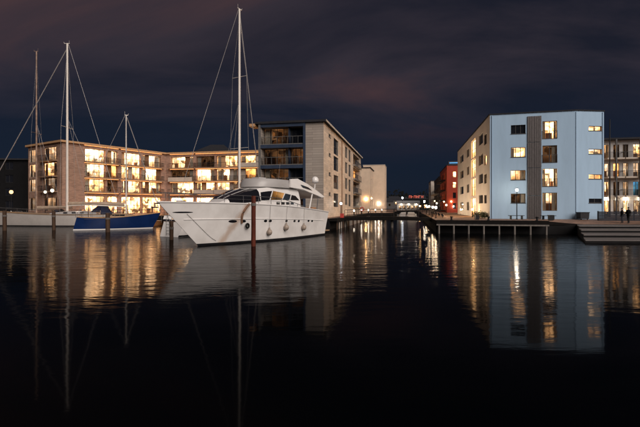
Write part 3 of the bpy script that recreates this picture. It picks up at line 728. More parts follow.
# --- balcony block at the right edge
random.seed(25)
GB = thing('apartment_building', 'pale block with lit glass balconies at the right edge behind the pale blue building', 'building', (50, 72, QZ))
q0 = Vector((at(598, 74), 74)); q1 = q0+VD*30
wq = Wall(q0, q1); TQ = zat(140, 73)
for k in range(4):
    z0 = QZ+.25+k*3.2
    cols = [(601, 609, 'warm' if k != 2 else 'soft', 2), (613.5, 619.5, ('soft', 'dim', 'amber', 'dim')[k], 2), (623, 628.5, ('bright', 'soft', 'soft', 'dim')[k], 2), (633.5, 642, ('bright', 'tv', 'soft', 'warm')[k], 3), (648, 660, 'warm', 3)]
    for xa, xb, kd, nx in cols:
        ua, ub = wq.u(xa), wq.u(xb); window(GB, wq, (ua, ub, z0, z0+2.35), kd, nx, 1, depth=.2, curtain=random.choice((0, 1, 2)))
    if k:
        balcony(GB, wq, wq.u(604), wq.u(621), z0-.03, 1.5, 1.0, True, PALEW, .25); balcony(GB, wq, wq.u(622), wq.u(643), z0-.03, 1.5, 1.0, True, PALEW, .25)
shell(GB, [tuple(q0), tuple(q1), tuple(q1+UD*14), tuple(q0+UD*14)], {0: wq}, QZ-.3, TQ, mat('cool_grey_render', (0.50, 0.48, 0.47), .85, var=.15))
roof(GB, [tuple(q0), tuple(q1), tuple(q1+UD*14), tuple(q0+UD*14)], TQ, .3, 1.2, ROOFM)
for x_ in (612, 635.5):
    u = wq.u(x_); MB().wbox(wq, u-.12, u+.12, 1.52, 1.76, QZ, TQ-.02).build('balcony_post', FRAME, GB)

# --- low white hall, a house with a red roof sign and houses on the slope at the end of the canal
FH = thing('boat_hall', 'low white floodlit hall at the far end of the canal', 'hall', (at(408, 205), 205, QZ))
wf = Wall((at(397.5, 205), 206), (at(419, 205), 204))
for j in range(5): window(FH, wf, (.8+j*1.9, 2.2+j*1.9, 2.0, 3.6), 'soft', 2, 1)
shell(FH, [tuple(wf.P0), tuple(wf.P1), (wf.P1.x+2, wf.P1.y+12), (wf.P0.x+2, wf.P0.y+12)], {0: wf}, QZ-.3, 4.6, mat('white_hall_wall', (0.75, 0.72, 0.68), 0.8))
MB().add([wf.pt(-.4, 4.6, .5), wf.pt(wf.L+.4, 4.6, .5), wf.pt(wf.L+.4, 6.0, -6), wf.pt(-.4, 6.0, -6), wf.pt(wf.L+.4, 4.6, -12.5), wf.pt(-.4, 4.6, -12.5)], [(0, 1, 2, 3), (3, 2, 4, 5), (1, 4, 2), (0, 3, 5)]).build('roof', GELG, FH)
SH = thing('shop_building', 'dark far building carrying a row of small red illuminated letters', 'building', (at(416, 232), 232, QZ))
ws = Wall((at(404, 232), 232), (at(428, 232), 231)); zt = zat(199, 232)
for j in range(5): window(SH, ws, (1.2+j*2.4, 2.6+j*2.4, 2.2, 4.2), ('dim', 'warm', 'dark')[j % 3], 2, 1)
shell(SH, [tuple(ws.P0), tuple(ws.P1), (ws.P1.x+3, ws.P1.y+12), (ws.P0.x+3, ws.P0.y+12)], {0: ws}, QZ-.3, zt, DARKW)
MB().prism([tuple(ws.P0), tuple(ws.P1), (ws.P1.x+3, ws.P1.y+12), (ws.P0.x+3, ws.P0.y+12)], zt+.003, zt+.3).build('roof', ROOFM, SH)
NEON = emit('red_neon_glow', (1.0, 0.20, 0.14), 0.8)
u = ws.u(409); random.seed(3)
for j in range(6):   # unreadable red letters: upright strokes joined by slanting and level ones
    w0 = 1.05; zb = zt+.5; zh = zt+1.9; m = MB()
    m.wbox(ws, u, u+.22, .0, .12, zb, zh)
    if j % 3 != 1: m.wbox(ws, u+w0-.22, u+w0, .0, .12, zb, zh)
    m.wbox(ws, u+.2, u+w0-.2, .005, .115, zb+(.55 if j % 2 else 1.1), zb+(.8 if j % 2 else 1.35))
    m.build('letter', NEON, SH); u += 1.32
random.seed(31)
for i, (px_, d_, h_, kd, lab) in enumerate(((388, 300, 6.5, 'dim', 'small dark house with one dim window at the left foot of the wooded slope'), (394.5, 318, 8, 'warm', 'gabled house with warm windows on the wooded slope left of the white hall'),
                                  (403, 322, 7.5, 'soft', 'gabled house on the wooded slope above the white hall'), (421, 322, 9, 'warm', 'gabled house on the slope right of the red letters'))):
    x = at(px_, d_); h = thing('gabled_house', lab, 'house', (x, d_, QZ), 'houses on the far slope')
    wh = Wall((x-3.5, d_), (x+3.5, d_))
    for k in range(2): window(h, wh, (1.0+k*3, 2.3+k*3, h_-3, h_-1.4), kd, 1, 1)
    shell(h, [(x-3.5, d_), (x+3.5, d_), (x+3.5, d_+7), (x-3.5, d_+7)], {0: wh}, QZ-.3, h_, GREYW)
    MB().add([(x-3.9, d_-.4, h_), (x+3.9, d_-.4, h_), (x+3.9, d_+7.4, h_), (x-3.9, d_+7.4, h_), (x-3.9, d_+3.5, h_+3), (x+3.9, d_+3.5, h_+3)], [(0, 1, 5, 4), (2, 3, 4, 5), (1, 2, 5), (3, 0, 4), (0, 3, 2, 1)]).build('roof', ROOFM, h)
# ------------------------------------------------------------------ bridges
def footbridge(P0, P1, z, rise, wid, label, name='footbridge'):
    w = Wall(P0, P1); b = thing(name, label, 'bridge', (w.P0.x, w.P0.y, 0)); n = 16
    zz = lambda s: z+rise*4*s*(1-s)
    def bar(o0, o1, z0, z1, m_, nm, par):
        rg = [[w.pt(w.L*i/n, zz(i/n)+a, o) for a, o in ((z0, o0), (z0, o1), (z1, o1), (z1, o0))] for i in range(n+1)]
        return MB().loft(rg, True, True).build(nm, m_, par)
    bar(0, -wid, -.14, 0.0, DECKW, 'deck', b)
    bar(.04, -.14, -.46, -.142, DECKW, 'beam', b); bar(-wid+.14, -wid-.04, -.46, -.142, DECKW, 'beam', b)
    for o in (.02, -wid-.02):
        rl = bar(o, o-.05, 1.02, 1.08, BLACKM, 'handrail', b)
        k = max(4, int(w.L/1.5))
        for i in range(k+1):
            s_ = i/k; p = w.pt(w.L*s_, zz(s_), o-.025); MB().tube((p.x, p.y, p.z-.2), (p.x, p.y, p.z+1.03), .03, n=6).build('post', BLACKM, rl)
        for h in (.35, .7): bar(o-.015, o-.035, h, h+.02, BLACKM, 'wire', rl)
    for s_ in (.45, .55):
        p = w.pt(w.L*s_, 0, -wid*.5); MB().tube((p.x, p.y, -1.4), (p.x, p.y, zz(s_)-.145), .2, n=10).build('pile', PILEG, b, True)
    return b
bp0 = LQ0+UD*6+VD*1.05
footbridge(bp0, bp0+VD*11.9, QZ, .12, 2.4, 'dark low footbridge with thin railings across the canal mouth')
q0_ = Vector((20.2, 116)); footbridge(q0_, q0_+VD*7.6, QZ+.1, .5, 3, 'second arched footbridge farther up the canal')

# ------------------------------------------------------------------ boats
class Hull:
    def __init__(s, Lwl, rake, bmax, wmax, sheer, zk=-.7, tb=.45, p=2.3, sr=.86, pf=1.4, srake=0.0, wtb=.32, wp=1.9):
        s.__dict__.update(locals())
    def zs(s, t):
        a, b, c = s.sheer; return a*(1-t)*(1-2*t)+b*4*t*(1-t)+c*t*(2*t-1)
    def tap(s, t, tb, p):
        st = s.sr+(1-s.sr)*min(1, t/.38)**.7
        return st*(1-(max(0, (t-tb)/(1-tb)))**p)
    def x(s, t, z): return t*s.Lwl+s.rake*z/s.zs(1)*t**5-s.srake*z/s.zs(0)*(1-t)**6
    def y(s, t, z):
        b, w = s.bmax*s.tap(t, s.tb, s.p)+.03, s.wmax*s.tap(t, s.wtb, s.wp)+.01
        if z < 0: return w*math.sqrt(max(0, 1-(z/s.zk)**2))
        return w+(b-w)*min(1.1, z/s.zs(t))**s.pf
    def mesh(s, n=30, m_=9):
        mb = MB(); rg = []
        for i in range(n+1):
            t = i/n; t = 1-(1-t)**1.25; zs = s.zs(t)
            zz = [zs*(1-k/m_) for k in range(m_+1)]+[s.zk*.6, s.zk]
            port = [(s.x(t, z), s.y(t, z), z) for z in zz]
            rg.append(port+[(x, -y, z) for x, y, z in reversed(port[:-1])])
        mb.loft(rg); mb.f.append(tuple(range(len(rg[0])))); return mb
    def deck(s, dz=-.08, cam=.06, n=24, inset=.02):
        rg = []
        for i in range(n+1):
            t = i/n; t = 1-(1-t)**1.25; z = s.zs(t)+dz; y = max(.005, s.y(t, z)-inset)
            rg.append([(s.x(t, z), y*k, z+cam*(1-k*k)) for k in (-1, -.5, 0, .5, 1)])
        return MB().loft(rg)
    def band(s, z0, z1, off=.012, n=30, rel=False):
        mb = MB()
        for sg in (1, -1):
            rg = []
            for i in range(n+1):
                t = i/n; t = 1-(1-t)**1.25
                a, b = (s.zs(t)+z0, s.zs(t)+z1) if rel else (z0, z1)
                rg.append([(s.x(t, z)+off*(t > .98), sg*(s.y(t, z)+off), z) for z in (a, b)])
            mb.loft(rg)
        return mb
    def rail(s, dz, r, t0=0, t1=1, n=28, out=.0, lift=None):
        pts = []
        for sg in (1, -1):
            L = []
            for i in range(n+1):
                t = t0+(t1-t0)*i/n; z = s.zs(t); d = dz if lift is None else dz*min(1, .25+lift*i/n)
                L.append((s.x(t, z), sg*(s.y(t, z)+out), z+d))
            pts.append(L)
        return pts

# --- motor yacht
random.seed(41)
YS = Vector((-1.3, 45.1)); YH = Vector((-0.493, -0.870)).normalized()
yr = math.atan2(YH.y, YH.x)
Y = thing('motor_yacht', 'large white motor yacht with flybridge moored bow towards the camera', 'motor yacht', (YS.x, YS.y, 0), rz=yr)
yh = Hull(15.6, 3.67, 2.5, 2.2, (2.36, 2.98, 3.22), zk=-.8, tb=.42, p=2.2, sr=.92, pf=1.25, srake=.35, wtb=.35, wp=1.7)
def yw(x, y, z):  # yacht frame -> world
    c, s = math.cos(yr), math.sin(yr); return Vector((YS.x+x*c-y*s, YS.y+x*s+y*c, z))
def yhit(px_, py_):
    """where on the port topsides a point seen in the photograph lies: (t, z)"""
    best = None
    for i in range(160):
        t = i/159; zs = yh.zs(t)
        for k in range(60):
            z = zs*k/59; p = yw(yh.x(t, z), yh.y(t, z), z)
            e_ = (320+p.x/p.y*FPX-px_)**2+(HZ-(p.z-CAMH)/p.y*FPX-py_)**2
            if best is None or e_ < best[0]: best = (e_, t, z)
    return best[1], best[2]
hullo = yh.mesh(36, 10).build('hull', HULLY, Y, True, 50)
yh.band(-.05, .17).build('boot_stripe', ANTI, Y)
yh.band(-.62, -.54, .015).build('styling_line', GELG, Y); 
rg_ = MB(); L1 = [( *(lambda t: (yh.x(t, yh.zs(t)*.62), yh.y(t, yh.zs(t)*.62)+.01, yh.zs(t)*.62))(i/40),) for i in range(2, 40)]
rg_.path(L1, .035).path([(x, -y, z) for x, y, z in L1], .035); rg_.build('rub_rail', GEL, Y, True)
yh.deck(-.12, .1).build('deck', GEL, Y)
for L in yh.rail(.0, .05): MB().path(L, .055).build('gunwale', GEL, Y, True)
for L in yh.rail(.62, .02, .30, 1.0, out=-.08, lift=2.2):
    rl = MB().path(L, .03).build('bow_rail', STEEL, Y, True)
    for i in range(0, 29, 3):
        p = Vector(L[i]); t = .30+.70*i/28; MB().tube((p.x, p.y, yh.zs(t)-.05), p, .024, n=6).build('stanchion', STEEL, rl)
    MB().path([(x, y, z-.29*min(1, .25+2.2*i/28)) for i, (x, y, z) in enumerate(L)], .012).build('rail_wire', STEEL, rl)
stn = [(14.3, .5, .35, 3.12), (13.7, .95, .8, 3.38), (12.6, 1.38, 1.2, 3.80), (11.2, 1.68, 1.42, 4.22), (9.9, 1.84, 1.52, 4.54), (8.6, 1.9, 1.58, 4.68), (6, 1.9, 1.58, 4.70), (4.4, 1.88, 1.56, 4.68)]
def yst(x):
    for (a, b_) in zip(stn, stn[1:]):
        if a[0] >= x >= b_[0]:
            k = (a[0]-x)/(a[0]-b_[0]); return tuple(p+(q-p)*k for p, q in zip(a, b_))
def ysec(x, off=0.0):
    _, wb, wt, zt = yst(x); zb = 2.80; h = zt-zb
    half = [(wb, zb), (wb*.99, zb+.34*h), (wb+(wt-wb)*.75, zb+.80*h), (wt*.9, zb+.96*h), (wt*.45, zb+.995*h)]
    half = [(y+off, z+off*.6) for y, z in half]
    return [(x, y, z) for y, z in half]+[(x, 0, zt+off)]+[(x, -y, z) for y, z in reversed(half)]
mb = MB().loft([ysec(s_[0]) for s_ in stn]); mb.f.append(tuple(range(10, -1, -1))); mb.f.append(tuple(range(77, 88)))
dh = mb.build('deckhouse', GEL, Y, True, 30); CABIN = room_mat('cabin_lamp_light', (1.0, .55, .2), .7, .1)
MB().loft([ysec(x, .022)[1:10] for x in (13.35, 12.6, 11.8, 11.2, 10.4)]).build('windscreen', BGLASS, dh, True)
for sg in (1, -1):
    def sp_(x, k):
        q = Vector(ysec(x, .02)[1]).lerp(Vector(ysec(x, .02)[2]), k); return (q.x, sg*q.y, q.z)
    def strip(xa, xb, xc, xd):   # bottom from xa to xb, top from xc to xd, the top edge falling aft
        tp_ = lambda x: .95-.50*max(0, (8.4-x)/3.9)
        return MB().loft([[sp_(xa+(xb-xa)*k, .06) for k in (0, .5, 1)], [sp_((xa+xc)/2+((xb+xd)/2-(xa+xc)/2)*k, .06+(tp_(xc+(xd-xc)*k)-.06)*.5) for k in (0, .5, 1)], [sp_(xc+(xd-xc)*k, tp_(xc+(xd-xc)*k)) for k in (0, .5, 1)]])
    strip(10.35, 9.3, 10.2, 8.7).build('side_window', BGLASS, dh)
    strip(9.15, 7.55, 8.55, 6.9).build('side_window', CABIN if sg == 1 else BGLASS, dh)
    strip(7.4, 6.3, 6.75, 5.9).build('side_window', BGLASS, dh); strip(6.15, 4.6, 5.75, 5.1).build('side_window', BGLASS, dh)
    for k_ in range(4):
        x_ = 8.1-k_*.75; q_ = [Vector(ysec(x_+dx_, .012)[0]).lerp(Vector(ysec(x_+dx_, .012)[1]), kk) for dx_, kk in ((-.25, .45), (.25, .45), (.25, .8), (-.25, .8))]
        MB().add([(v.x, sg*v.y, v.z) for v in q_], [(0, 1, 2, 3)]).build('saloon_port', BGLASS, dh)
for y_ in (-.55, .55): MB().path([(x, y_*(.6+.4*(13.4-x)/3), Vector(ysec(x)[5]).z+.03-.012*abs(y_)) for x in (13.3, 12.6, 11.8, 11.2, 10.4)], .016).build('windscreen_bar', GEL, dh)
def oval(xc, hl, hw, z, n=28, e_=2.6):
    return [(xc+hl*math.copysign(abs(math.cos(a))**(2/e_), math.cos(a)), hw*math.copysign(abs(math.sin(a))**(2/e_), math.sin(a)), z) for a in [2*math.pi*i/n for i in range(n)]]
mb = MB().loft([oval(7.0, 3.0, 1.78, 4.60), oval(7.0, 2.95, 1.82, 4.9), oval(6.95, 2.75, 1.74, 5.28), oval(6.95, 2.68, 1.66, 5.33), oval(6.95, 2.6, 1.58, 5.28), oval(7.0, 2.6, 1.55, 4.76)], True, True)
fb = mb.build('flybridge', GELG, Y, True, 45)
a_ = [oval(7.05, 2.62, 1.64, 5.30), oval(6.9, 2.48, 1.56, 5.50)]
MB().loft([[r[i] for i in range(-7, 8)] for r in a_]).build('wind_deflector', SMOKE, fb, True)
MB().box(7.2, 8.2, -.9, -.1, 4.75, 5.55).build('helm_console', GEL, fb)
MB().box(5.0, 6.2, -1.2, 1.2, 4.75, 5.2).build('seat', GEL, fb)
rg = [[(x, s_*1.98, z) if abs(s_) == 1 else (x, s_*1.98, z+.07) for s_ in (-1, -.5, 0, .5, 1)]+[(x, s_*1.9, z-.15) for s_ in (1, .5, 0, -.5, -1)] for x, z in ((5.2, 4.74), (3.6, 4.56), (1.8, 4.24), (.35, 3.92))]
MB().loft(rg, True, True).build('cockpit_roof', GEL, Y, True, 30)
for sg in (1, -1):
    prof = [(6.2, 5.42), (5.0, 5.52), (3.2, 5.12), (1.4, 4.52), (-.15, 3.92), (.5, 3.86), (2.2, 4.18), (4.2, 4.55), (6.2, 4.66)]
    y0, y1 = sg*1.80, sg*2.0
    n_ = len(prof)
    MB().add([(x, y0, z) for x, z in prof]+[(x, y1-sg*.08*(z > 5), z) for x, z in prof], [tuple(range(n_)), tuple(range(2*n_-1, n_-1, -1))]+[(i, (i+1) % n_, n_+(i+1) % n_, n_+i) for i in range(n_)]).build('wing', GEL, Y)
    MB().add([(4.6, sg*2.012, 5.0), (3.2, sg*2.012, 4.78), (2.4, sg*2.012, 4.5), (4.2, sg*2.012, 4.72)], [(0, 1, 2, 3)]).build('wing_vent', BGLASS, Y)
    MB().tube((1.2, sg*1.75, 2.2), (.9, sg*1.8, 4.02), .05, n=8).build('roof_strut', STEEL, Y, True)
    MB().tube((3.0, sg*1.95, 2.5), (2.2, sg*1.88, 4.3), .07, n=8).build('roof_strut', GEL, Y, True)
MB().box(4.36, 4.395, -1.3, 1.3, 2.35, 4.4).build('cockpit_door', BGLASS, Y)
MB().box(1.0, 1.9, -1.6, 1.6, 2.2, 2.85).build('cockpit_seat', WOODIN, Y)
MB().box(2.6, 3.6, -.6, .6, 2.3, 2.95).build('cockpit_table', WOODIN, Y)
MB().box(-1.25, .05, -1.95, 1.95, .38, .5).build('bathing_platform', TEAK, Y)
# radome and aerials on the wing
rd = MB().tube((1.1, 1.45, 4.35), (.95, 1.45, 5.3), .07, .05, 8).build('radome_post', GEL, Y, True)
MB().lathe((.95, 1.45, 5.3), [(.06, 0), (.22, .03), (.36, .12), (.38, .3), (.34, .5), (.22, .64), (.05, .70)], 16).build('radome', GEL, rd, True, 60)
rd = MB().tube((2.4, -.2, 4.35), (2.3, -.2, 5.2), .06, .05, 8).build('scanner_post', GEL, Y, True)
MB().box(2.0, 2.6, -.85, .45, 5.2, 5.32).build('radar_scanner', GEL, rd)
MB().lathe((2.3, -.2, 5.34), [(.05, 0), (.2, .02), (.2, .25), (.05, .36)], 12).build('horn', GEL, rd, True)
for y_ in (-1.6, 1.75): MB().tube((3.2, y_, 4.9), (2.7, y_*1.03, 7.4), .018, .008, 6).build('whip_aerial', WIRE, Y)
# ports, vents and stem fittings along the port side, mirrored to starboard
def plate(t, z, hl, hz, m_, nm, off=.012, n=14):
    for sg in (1, -1):
        rg = []
        c = MB(); vs = []
        for i in range(n):
            a = 2*math.pi*i/n; dt = hl*math.cos(a)/yh.Lwl; zz = z+hz*math.sin(a)
            vs.append((yh.x(t+dt, zz), sg*(yh.y(t+dt, zz)+off), zz))
        c.add(vs+[(x, y-sg*.05, z_) for x, y, z_ in vs], [tuple(range(n))]+[(i, (i+1) % n, n+(i+1) % n, n+i) for i in range(n)]).build(nm, m_, Y)
for px_, hl in ((233, .30), (243.5, .2), (265.5, .17), (270.5, .17), (286.5, .15), (294.5, .17), (298.5, .17), (308.5, .17), (312, .17)):
    t, z = yhit(px_, 221); plate(t, z, hl, .11, BGLASS, 'porthole')
t, z = yhit(183, 212.5); plate(t, z, .42, .055, BGLASS, 'hull_vent')
for k_ in range(2):
    MB().box(15.4+k_*.9-.25, 15.4+k_*.9+.25, -.3, .3, yh.zs(.95)-.1, yh.zs(.95)+.06).build('deck_hatch', BGLASS if k_ else GELG, Y)
ax = yh.x(1, yh.zs(1)); m = MB()
m.tube((ax-.9, 0, 3.12), (ax+.25, 0, 3.12), .05).tube((ax+.2, -.28, 2.86), (ax+.2, .28, 2.86), .05).tube((ax+.22, 0, 3.12), (ax+.2, 0, 2.82), .05)
m.build('anchor', STEEL, Y, True)
m = MB(); m.box(17.0, 17.5, -.2, .2, yh.zs(.98)-.15, yh.zs(.98)+.12); m.build('windlass', STEEL, Y)
MB().box(7.6, 9.0, -.5, .5, 3.0, 3.02)
# hanging on the yacht: fenders, a brown hose loop and lines
for k_, (px_, py_, lab) in enumerate(((267.5, 232, 'grimy round fender hanging lowest, next to the rust red pile on the yacht'), (284, 227, 'grimy round fender hanging in the middle of the yacht side'), (302, 227.5, 'grimy round fender hanging nearest the yacht stern'))):
    t, z = yhit(px_, py_); p = yw(yh.x(t, z), yh.y(t, z)+.22, z); zs = yh.zs(t); q = yw(yh.x(t, zs), yh.y(t, zs)+.03, zs)
    f = thing('fender', lab, 'fender', tuple(p), 'ball fenders on the yacht')
    MB().lathe(p, [(.03, -.28), (.14, -.23), (.21, -.11), (.23, .02), (.18, .15), (.08, .23), (.06, .36), (.03, .40)], 14).build('ball', FENDER, f, True, 60)
    MB().tube(p+Vector((0, 0, .38)), q, .011, n=6).build('lanyard', ROPE, f)
t1, z1 = yhit(248.5, 206); t2, z2 = yhit(241.5, 223); pts = []
for i in range(13):
    k = i/12; t = t1+(t2-t1)*k+.012*math.sin(k*math.pi); z = yh.zs(t1)*(1-k)+z2*k-.0
    pts.append(yw(yh.x(t, z), yh.y(t, z)+.09, z))
tag(MB().path(pts, .085, 8).build('hose', mat('brown_rubber_hose', (0.22, 0.11, 0.06), 0.6, var=.4, scale=5), smooth=True), 'thick brown hose hanging down the yacht side left of the red pile', 'hose')
t, z = yhit(245.5, 226); p = yw(yh.x(t, z), yh.y(t, z)+.16, z)
mb = MB(); rg = []
for i in range(16):
    a = 2*math.pi*i/16; rg.append([p+(Vector((-YH.x, -YH.y, 0))*math.cos(a)+Vector((0, 0, 1))*math.sin(a))*(.17+.07*math.cos(b_))+Vector((.87, -.493, 0))*.07*math.sin(b_) for b_ in [2*math.pi*j/8 for j in range(8)]])
rg.append(rg[0]); mb.loft(rg, True)
tag(mb.build('tyre_fender', RUBBER, smooth=True), 'black tyre hung on the yacht side beside the brown hose', 'tyre')

# --- sailing boats
def sailboat(name, label, cat, stern, head, LOA, beam, fb, mast_s, mast_h, hullm, stripem, mastm=None, mr=.11, detail=True, boom=None, cover=None, fore=True, spreaders=2, trunk=GELG, stay=.022, hood=None, group=None):
    h = Vector(head).normalized(); rz = math.atan2(h.y, h.x)
    b = thing(name, label, cat, (stern[0], stern[1], 0), group, rz=rz)
    hl = Hull(LOA*.86, LOA*.10, beam/2, beam/2*.88, (fb*.95, fb*.90, fb*1.22), zk=-.6, tb=.40, p=2.0, sr=.70, pf=.8, srake=-LOA*.04, wtb=.3, wp=1.7)
    hl.mesh(30, 8).build('hull', hullm, b, True, 50)
    hl.band(.02, .17).build('boot_stripe', stripem, b)
    hl.deck(-.06, .06).build('deck', TEAK, b)
    for L in hl.rail(.0, .03): MB().path(L, .045).build('toe_rail', TAN if hullm is BLUEH else TEAK, b, True)
    mx = mast_s*LOA
    dz = fb*.95
    # coachroof
    st_ = [(mx+LOA*.10, .30, .10), (mx+LOA*.05, .45, .26), (mx, .55, .36), (mx-LOA*.16, .62, .42), (mx-LOA*.22, .60, .42)]
    rg = [[(x, y*wd*beam/2, dz-.05+z) for y, z in ((1, 0), (.94, hh), (.5, hh+.06), (0, hh+.08), (-.5, hh+.06), (-.94, hh), (-1, 0))] for x, wd, hh in st_]
    mb = MB().loft(rg); mb.f += [tuple(range(6, -1, -1)), tuple(range(28, 35))]; tr_ = mb.build('coachroof', trunk, b, True, 30)
    for sg in (1, -1):
        for k in range(3):
            x = mx-.4-k*LOA*.055
            MB().box(x-.35, x+.2, sg*.565*beam/2 if sg > 0 else -.60*beam/2, sg*.60*beam/2 if sg > 0 else -.565*beam/2, dz+.1, dz+.26).build('cabin_window', BGLASS, tr_)
    M = MB().tube((mx, 0, dz-.1), (mx, 0, mast_h-.4), mr, mr*.72, 10).build('mast', mastm or MASTM, b, True)
    ks = mr/.19; m = MB(); m.box(mx-.35*ks, mx+.45*ks, -.03, .03, mast_h-.4, mast_h-.33); m.tube((mx-.3*ks, 0, mast_h-.34), (mx-.3*ks, 0, mast_h+.1), .012, n=6); m.tube((mx+.4*ks, 0, mast_h-.34), (mx+.55*ks, 0, mast_h-.15), .02, n=6)
    m.build('masthead_fitting', mastm or MASTM, M)
    bl = boom if boom else LOA*.38
    bm = MB().tube((mx-.1, 0, dz+1.25), (mx-bl, 0, dz+1.45), .08, .07, 8).build('boom', mastm or MASTM, b, True)
    rg = [[(mx-.15-bl*.95*k, math.sin(a)*.16*(1-.3*k), dz+1.42+.2*k+(.30-.16*k)*(math.cos(a)*.9+.4)) for a in [2*math.pi*i/10 for i in range(10)]] for k in (0, .1, .3, .6, .9, 1)]
    MB().loft(rg, True, True).build('sail_cover', cover or CANVT, bm, True)
    def wire(nm, p, q, r=stay): MB().tube(p, q, r, n=6, cap=False).build(nm, WIRE, b)
    bowp = (hl.x(1, hl.zs(1))-.05, 0, hl.zs(1)); stp = (.25, 0, hl.zs(0))
    if fore:
        wire('forestay', (mx+.1, 0, mast_h*.955), bowp, stay*(2.3 if detail else 1.2)); wire('backstay', (mx-.15, 0, mast_h-.45), stp, stay)
    for k_ in range(3): wire('halyard', (mx+.16+.05*k_, .06*(k_-1), dz), (mx+.05, .04*(k_-1), mast_h*(.93-.16*k_)), .009)
    for sg in (1, -1):
        for k_ in (.35, .7): wire('lazy_jack', (mx-bl*k_, sg*.12, dz+1.5), (mx-.1, 0, dz+(mast_h-dz)*.55), .008)
    for i in range(spreaders):
        zz = dz+(mast_h-dz)*(i+1)/(spreaders+1)*1.0; sw = beam*.34*(1-.22*i)
        MB().tube((mx, -sw, zz), (mx, sw, zz), .03, n=6).build('spreader', mastm or MASTM, M)
        for sg in (1, -1):
            zn = dz+(mast_h-dz)*(i+2)/(spreaders+1) if i < spreaders-1 else mast_h*.95
            low = (mx-.1, sg*beam*.44, dz) if i == 0 else (mx, sg*beam*.34*(1-.22*(i-1)), dz+(mast_h-dz)*i/(spreaders+1))
            wire('shroud', low, (mx, sg*sw, zz), stay*.7)
            if i == spreaders-1: wire('shroud', (mx, sg*sw, zz), (mx, 0, zn), stay*.7)
    for L in hl.rail(.60, .01, .05, .97, n=24, out=-.06):
        rl = MB().path(L, .016, 5).build('lifeline', STEEL, b)
        for i in range(0, 25, 4):
            p = Vector(L[i]); MB().tube((p.x, p.y, p.z-.62), p, .014, n=5).build('stanchion', STEEL, rl)
    z1 = hl.zs(1)
    pp = [(hl.x(.93, z1), sg*.35, z1+.62) for sg in (1,)]+[(hl.x(1, z1)+.1, 0, z1+.68)]+[(hl.x(.93, z1), -.35, z1+.62)]
    m = MB(); m.path(pp, .022); m.tube((pp[0][0], .33, z1-.1), pp[0], .02, n=6); m.tube((pp[2][0], -.33, z1-.1), pp[2], .02, n=6); m.tube((pp[1][0]-.25, 0, z1-.05), pp[1], .02, n=6); m.build('pulpit', STEEL, b)
    z0 = hl.zs(0); yb = hl.y(.04, z0)*.9
    m = MB(); m.path([(.9, yb, z0+.62), (.3, yb, z0+.64), (.15, 0, z0+.64), (.3, -yb, z0+.64), (.9, -yb, z0+.62)], .022)
    for x, y in ((.9, yb), (.3, yb), (.9, -yb), (.3, -yb)): m.tube((x, y, z0-.08), (x, y, z0+.63), .02, n=6)
    m.build('pushpit', STEEL, b)
    hx = mx-LOA*.22
    rg = [[(hx+.7-.55*(1-math.cos(a))*.0-k, y*beam*.30, dz+.30+hh*s_) for y, s_ in ((1, 0), (.92, .7), (.5, 1), (0, 1.06), (-.5, 1), (-.92, .7), (-1, 0))] for k, hh, a in ((0, .25, 0), (.5, .85, 0), (1.3, .95, 0))]
    MB().loft(rg).build('sprayhood', hood or CANVB, b, True)
    m = MB(); 
    rgw = [[Vector((hx*.45+.05*math.cos(c), (.42+.05*math.sin(c))*math.cos(a), dz+.75+(.42+.05*math.sin(c))*math.sin(a))) for c in (0, 2.1, 4.2)] for a in [2*math.pi*i/16 for i in range(17)]]
    m.loft(rgw, True); m.box(hx*.45-.02, hx*.45+.02, -.4, .4, dz+.73, dz+.77); m.tube((hx*.45, 0, dz-.1), (hx*.45, 0, dz+.76), .06); m.build('steering_wheel', STEEL, b)
    return b, hl
random.seed(51)
sailboat('sailing_boat', 'deep blue sailing boat with pale toe rail between the grey mooring piles', 'sailing boat', (-30.6, 53.0), (9.3, 4.4), 10.6, 3.4, 1.75, .56, 15.2, BLUEH, GEL, mr=.10, spreaders=1, trunk=TEAK, hood=CANVB, cover=CANVT)
sailboat('sailing_boat', 'long dull white sailing yacht with the thick pale mast at the left edge', 'sailing yacht', (-29.8, 64.6), (-1, 0.0), 23.0, 4.6, 1.95, .368, zat(41, 64.6), GELD, ANTI, mr=.19, spreaders=1, cover=CANVT, boom=8.4, stay=.026)
sailboat('sailing_boat', 'sailing boat with the brown banded mast behind the long white yacht', 'sailing yacht', (-35.0, 69.0), (-1, 0.0), 15.5, 3.6, 1.3, .70, zat(49, 69), GELD, ANTI, mastm=MASTB, mr=.15, detail=False, fore=False, spreaders=1, stay=.012)
hs = Vector((-14.6, 41.2)); hd = Vector((.493, .87))
sailboat('sailing_boat', 'white sailing yacht with the tallest mast hidden behind the motor yacht', 'sailing yacht', tuple(hs), tuple(hd), 15.6, 4.0, 1.5, .665, zat(6, 50.3), GEL, ANTI, mr=.17, spreaders=2, stay=.024, cover=GEL, boom=5.4)
# boarding ladder on its stern
lad = thing('boarding_ladder', 'small grey boarding ladder on the stern left of the motor yacht bow', 'ladder', (hs.x, hs.y, .3))
hp = Vector((-.87, .493)); e0 = hs-hd*.12
m = MB()
for s_ in (-.22, .22): q = e0+hp*s_; m.tube((q.x, q.y, .15), (q.x, q.y, 1.75), .03, n=6)
m.build('side_rail', METAL, lad)
for k in range(5):
    a, b_ = e0-hp*.22, e0+hp*.22; MB().tube((a.x, a.y, .3+k*.3), (b_.x, b_.y, .3+k*.3), .025, n=6).build('rung', METAL, lad)

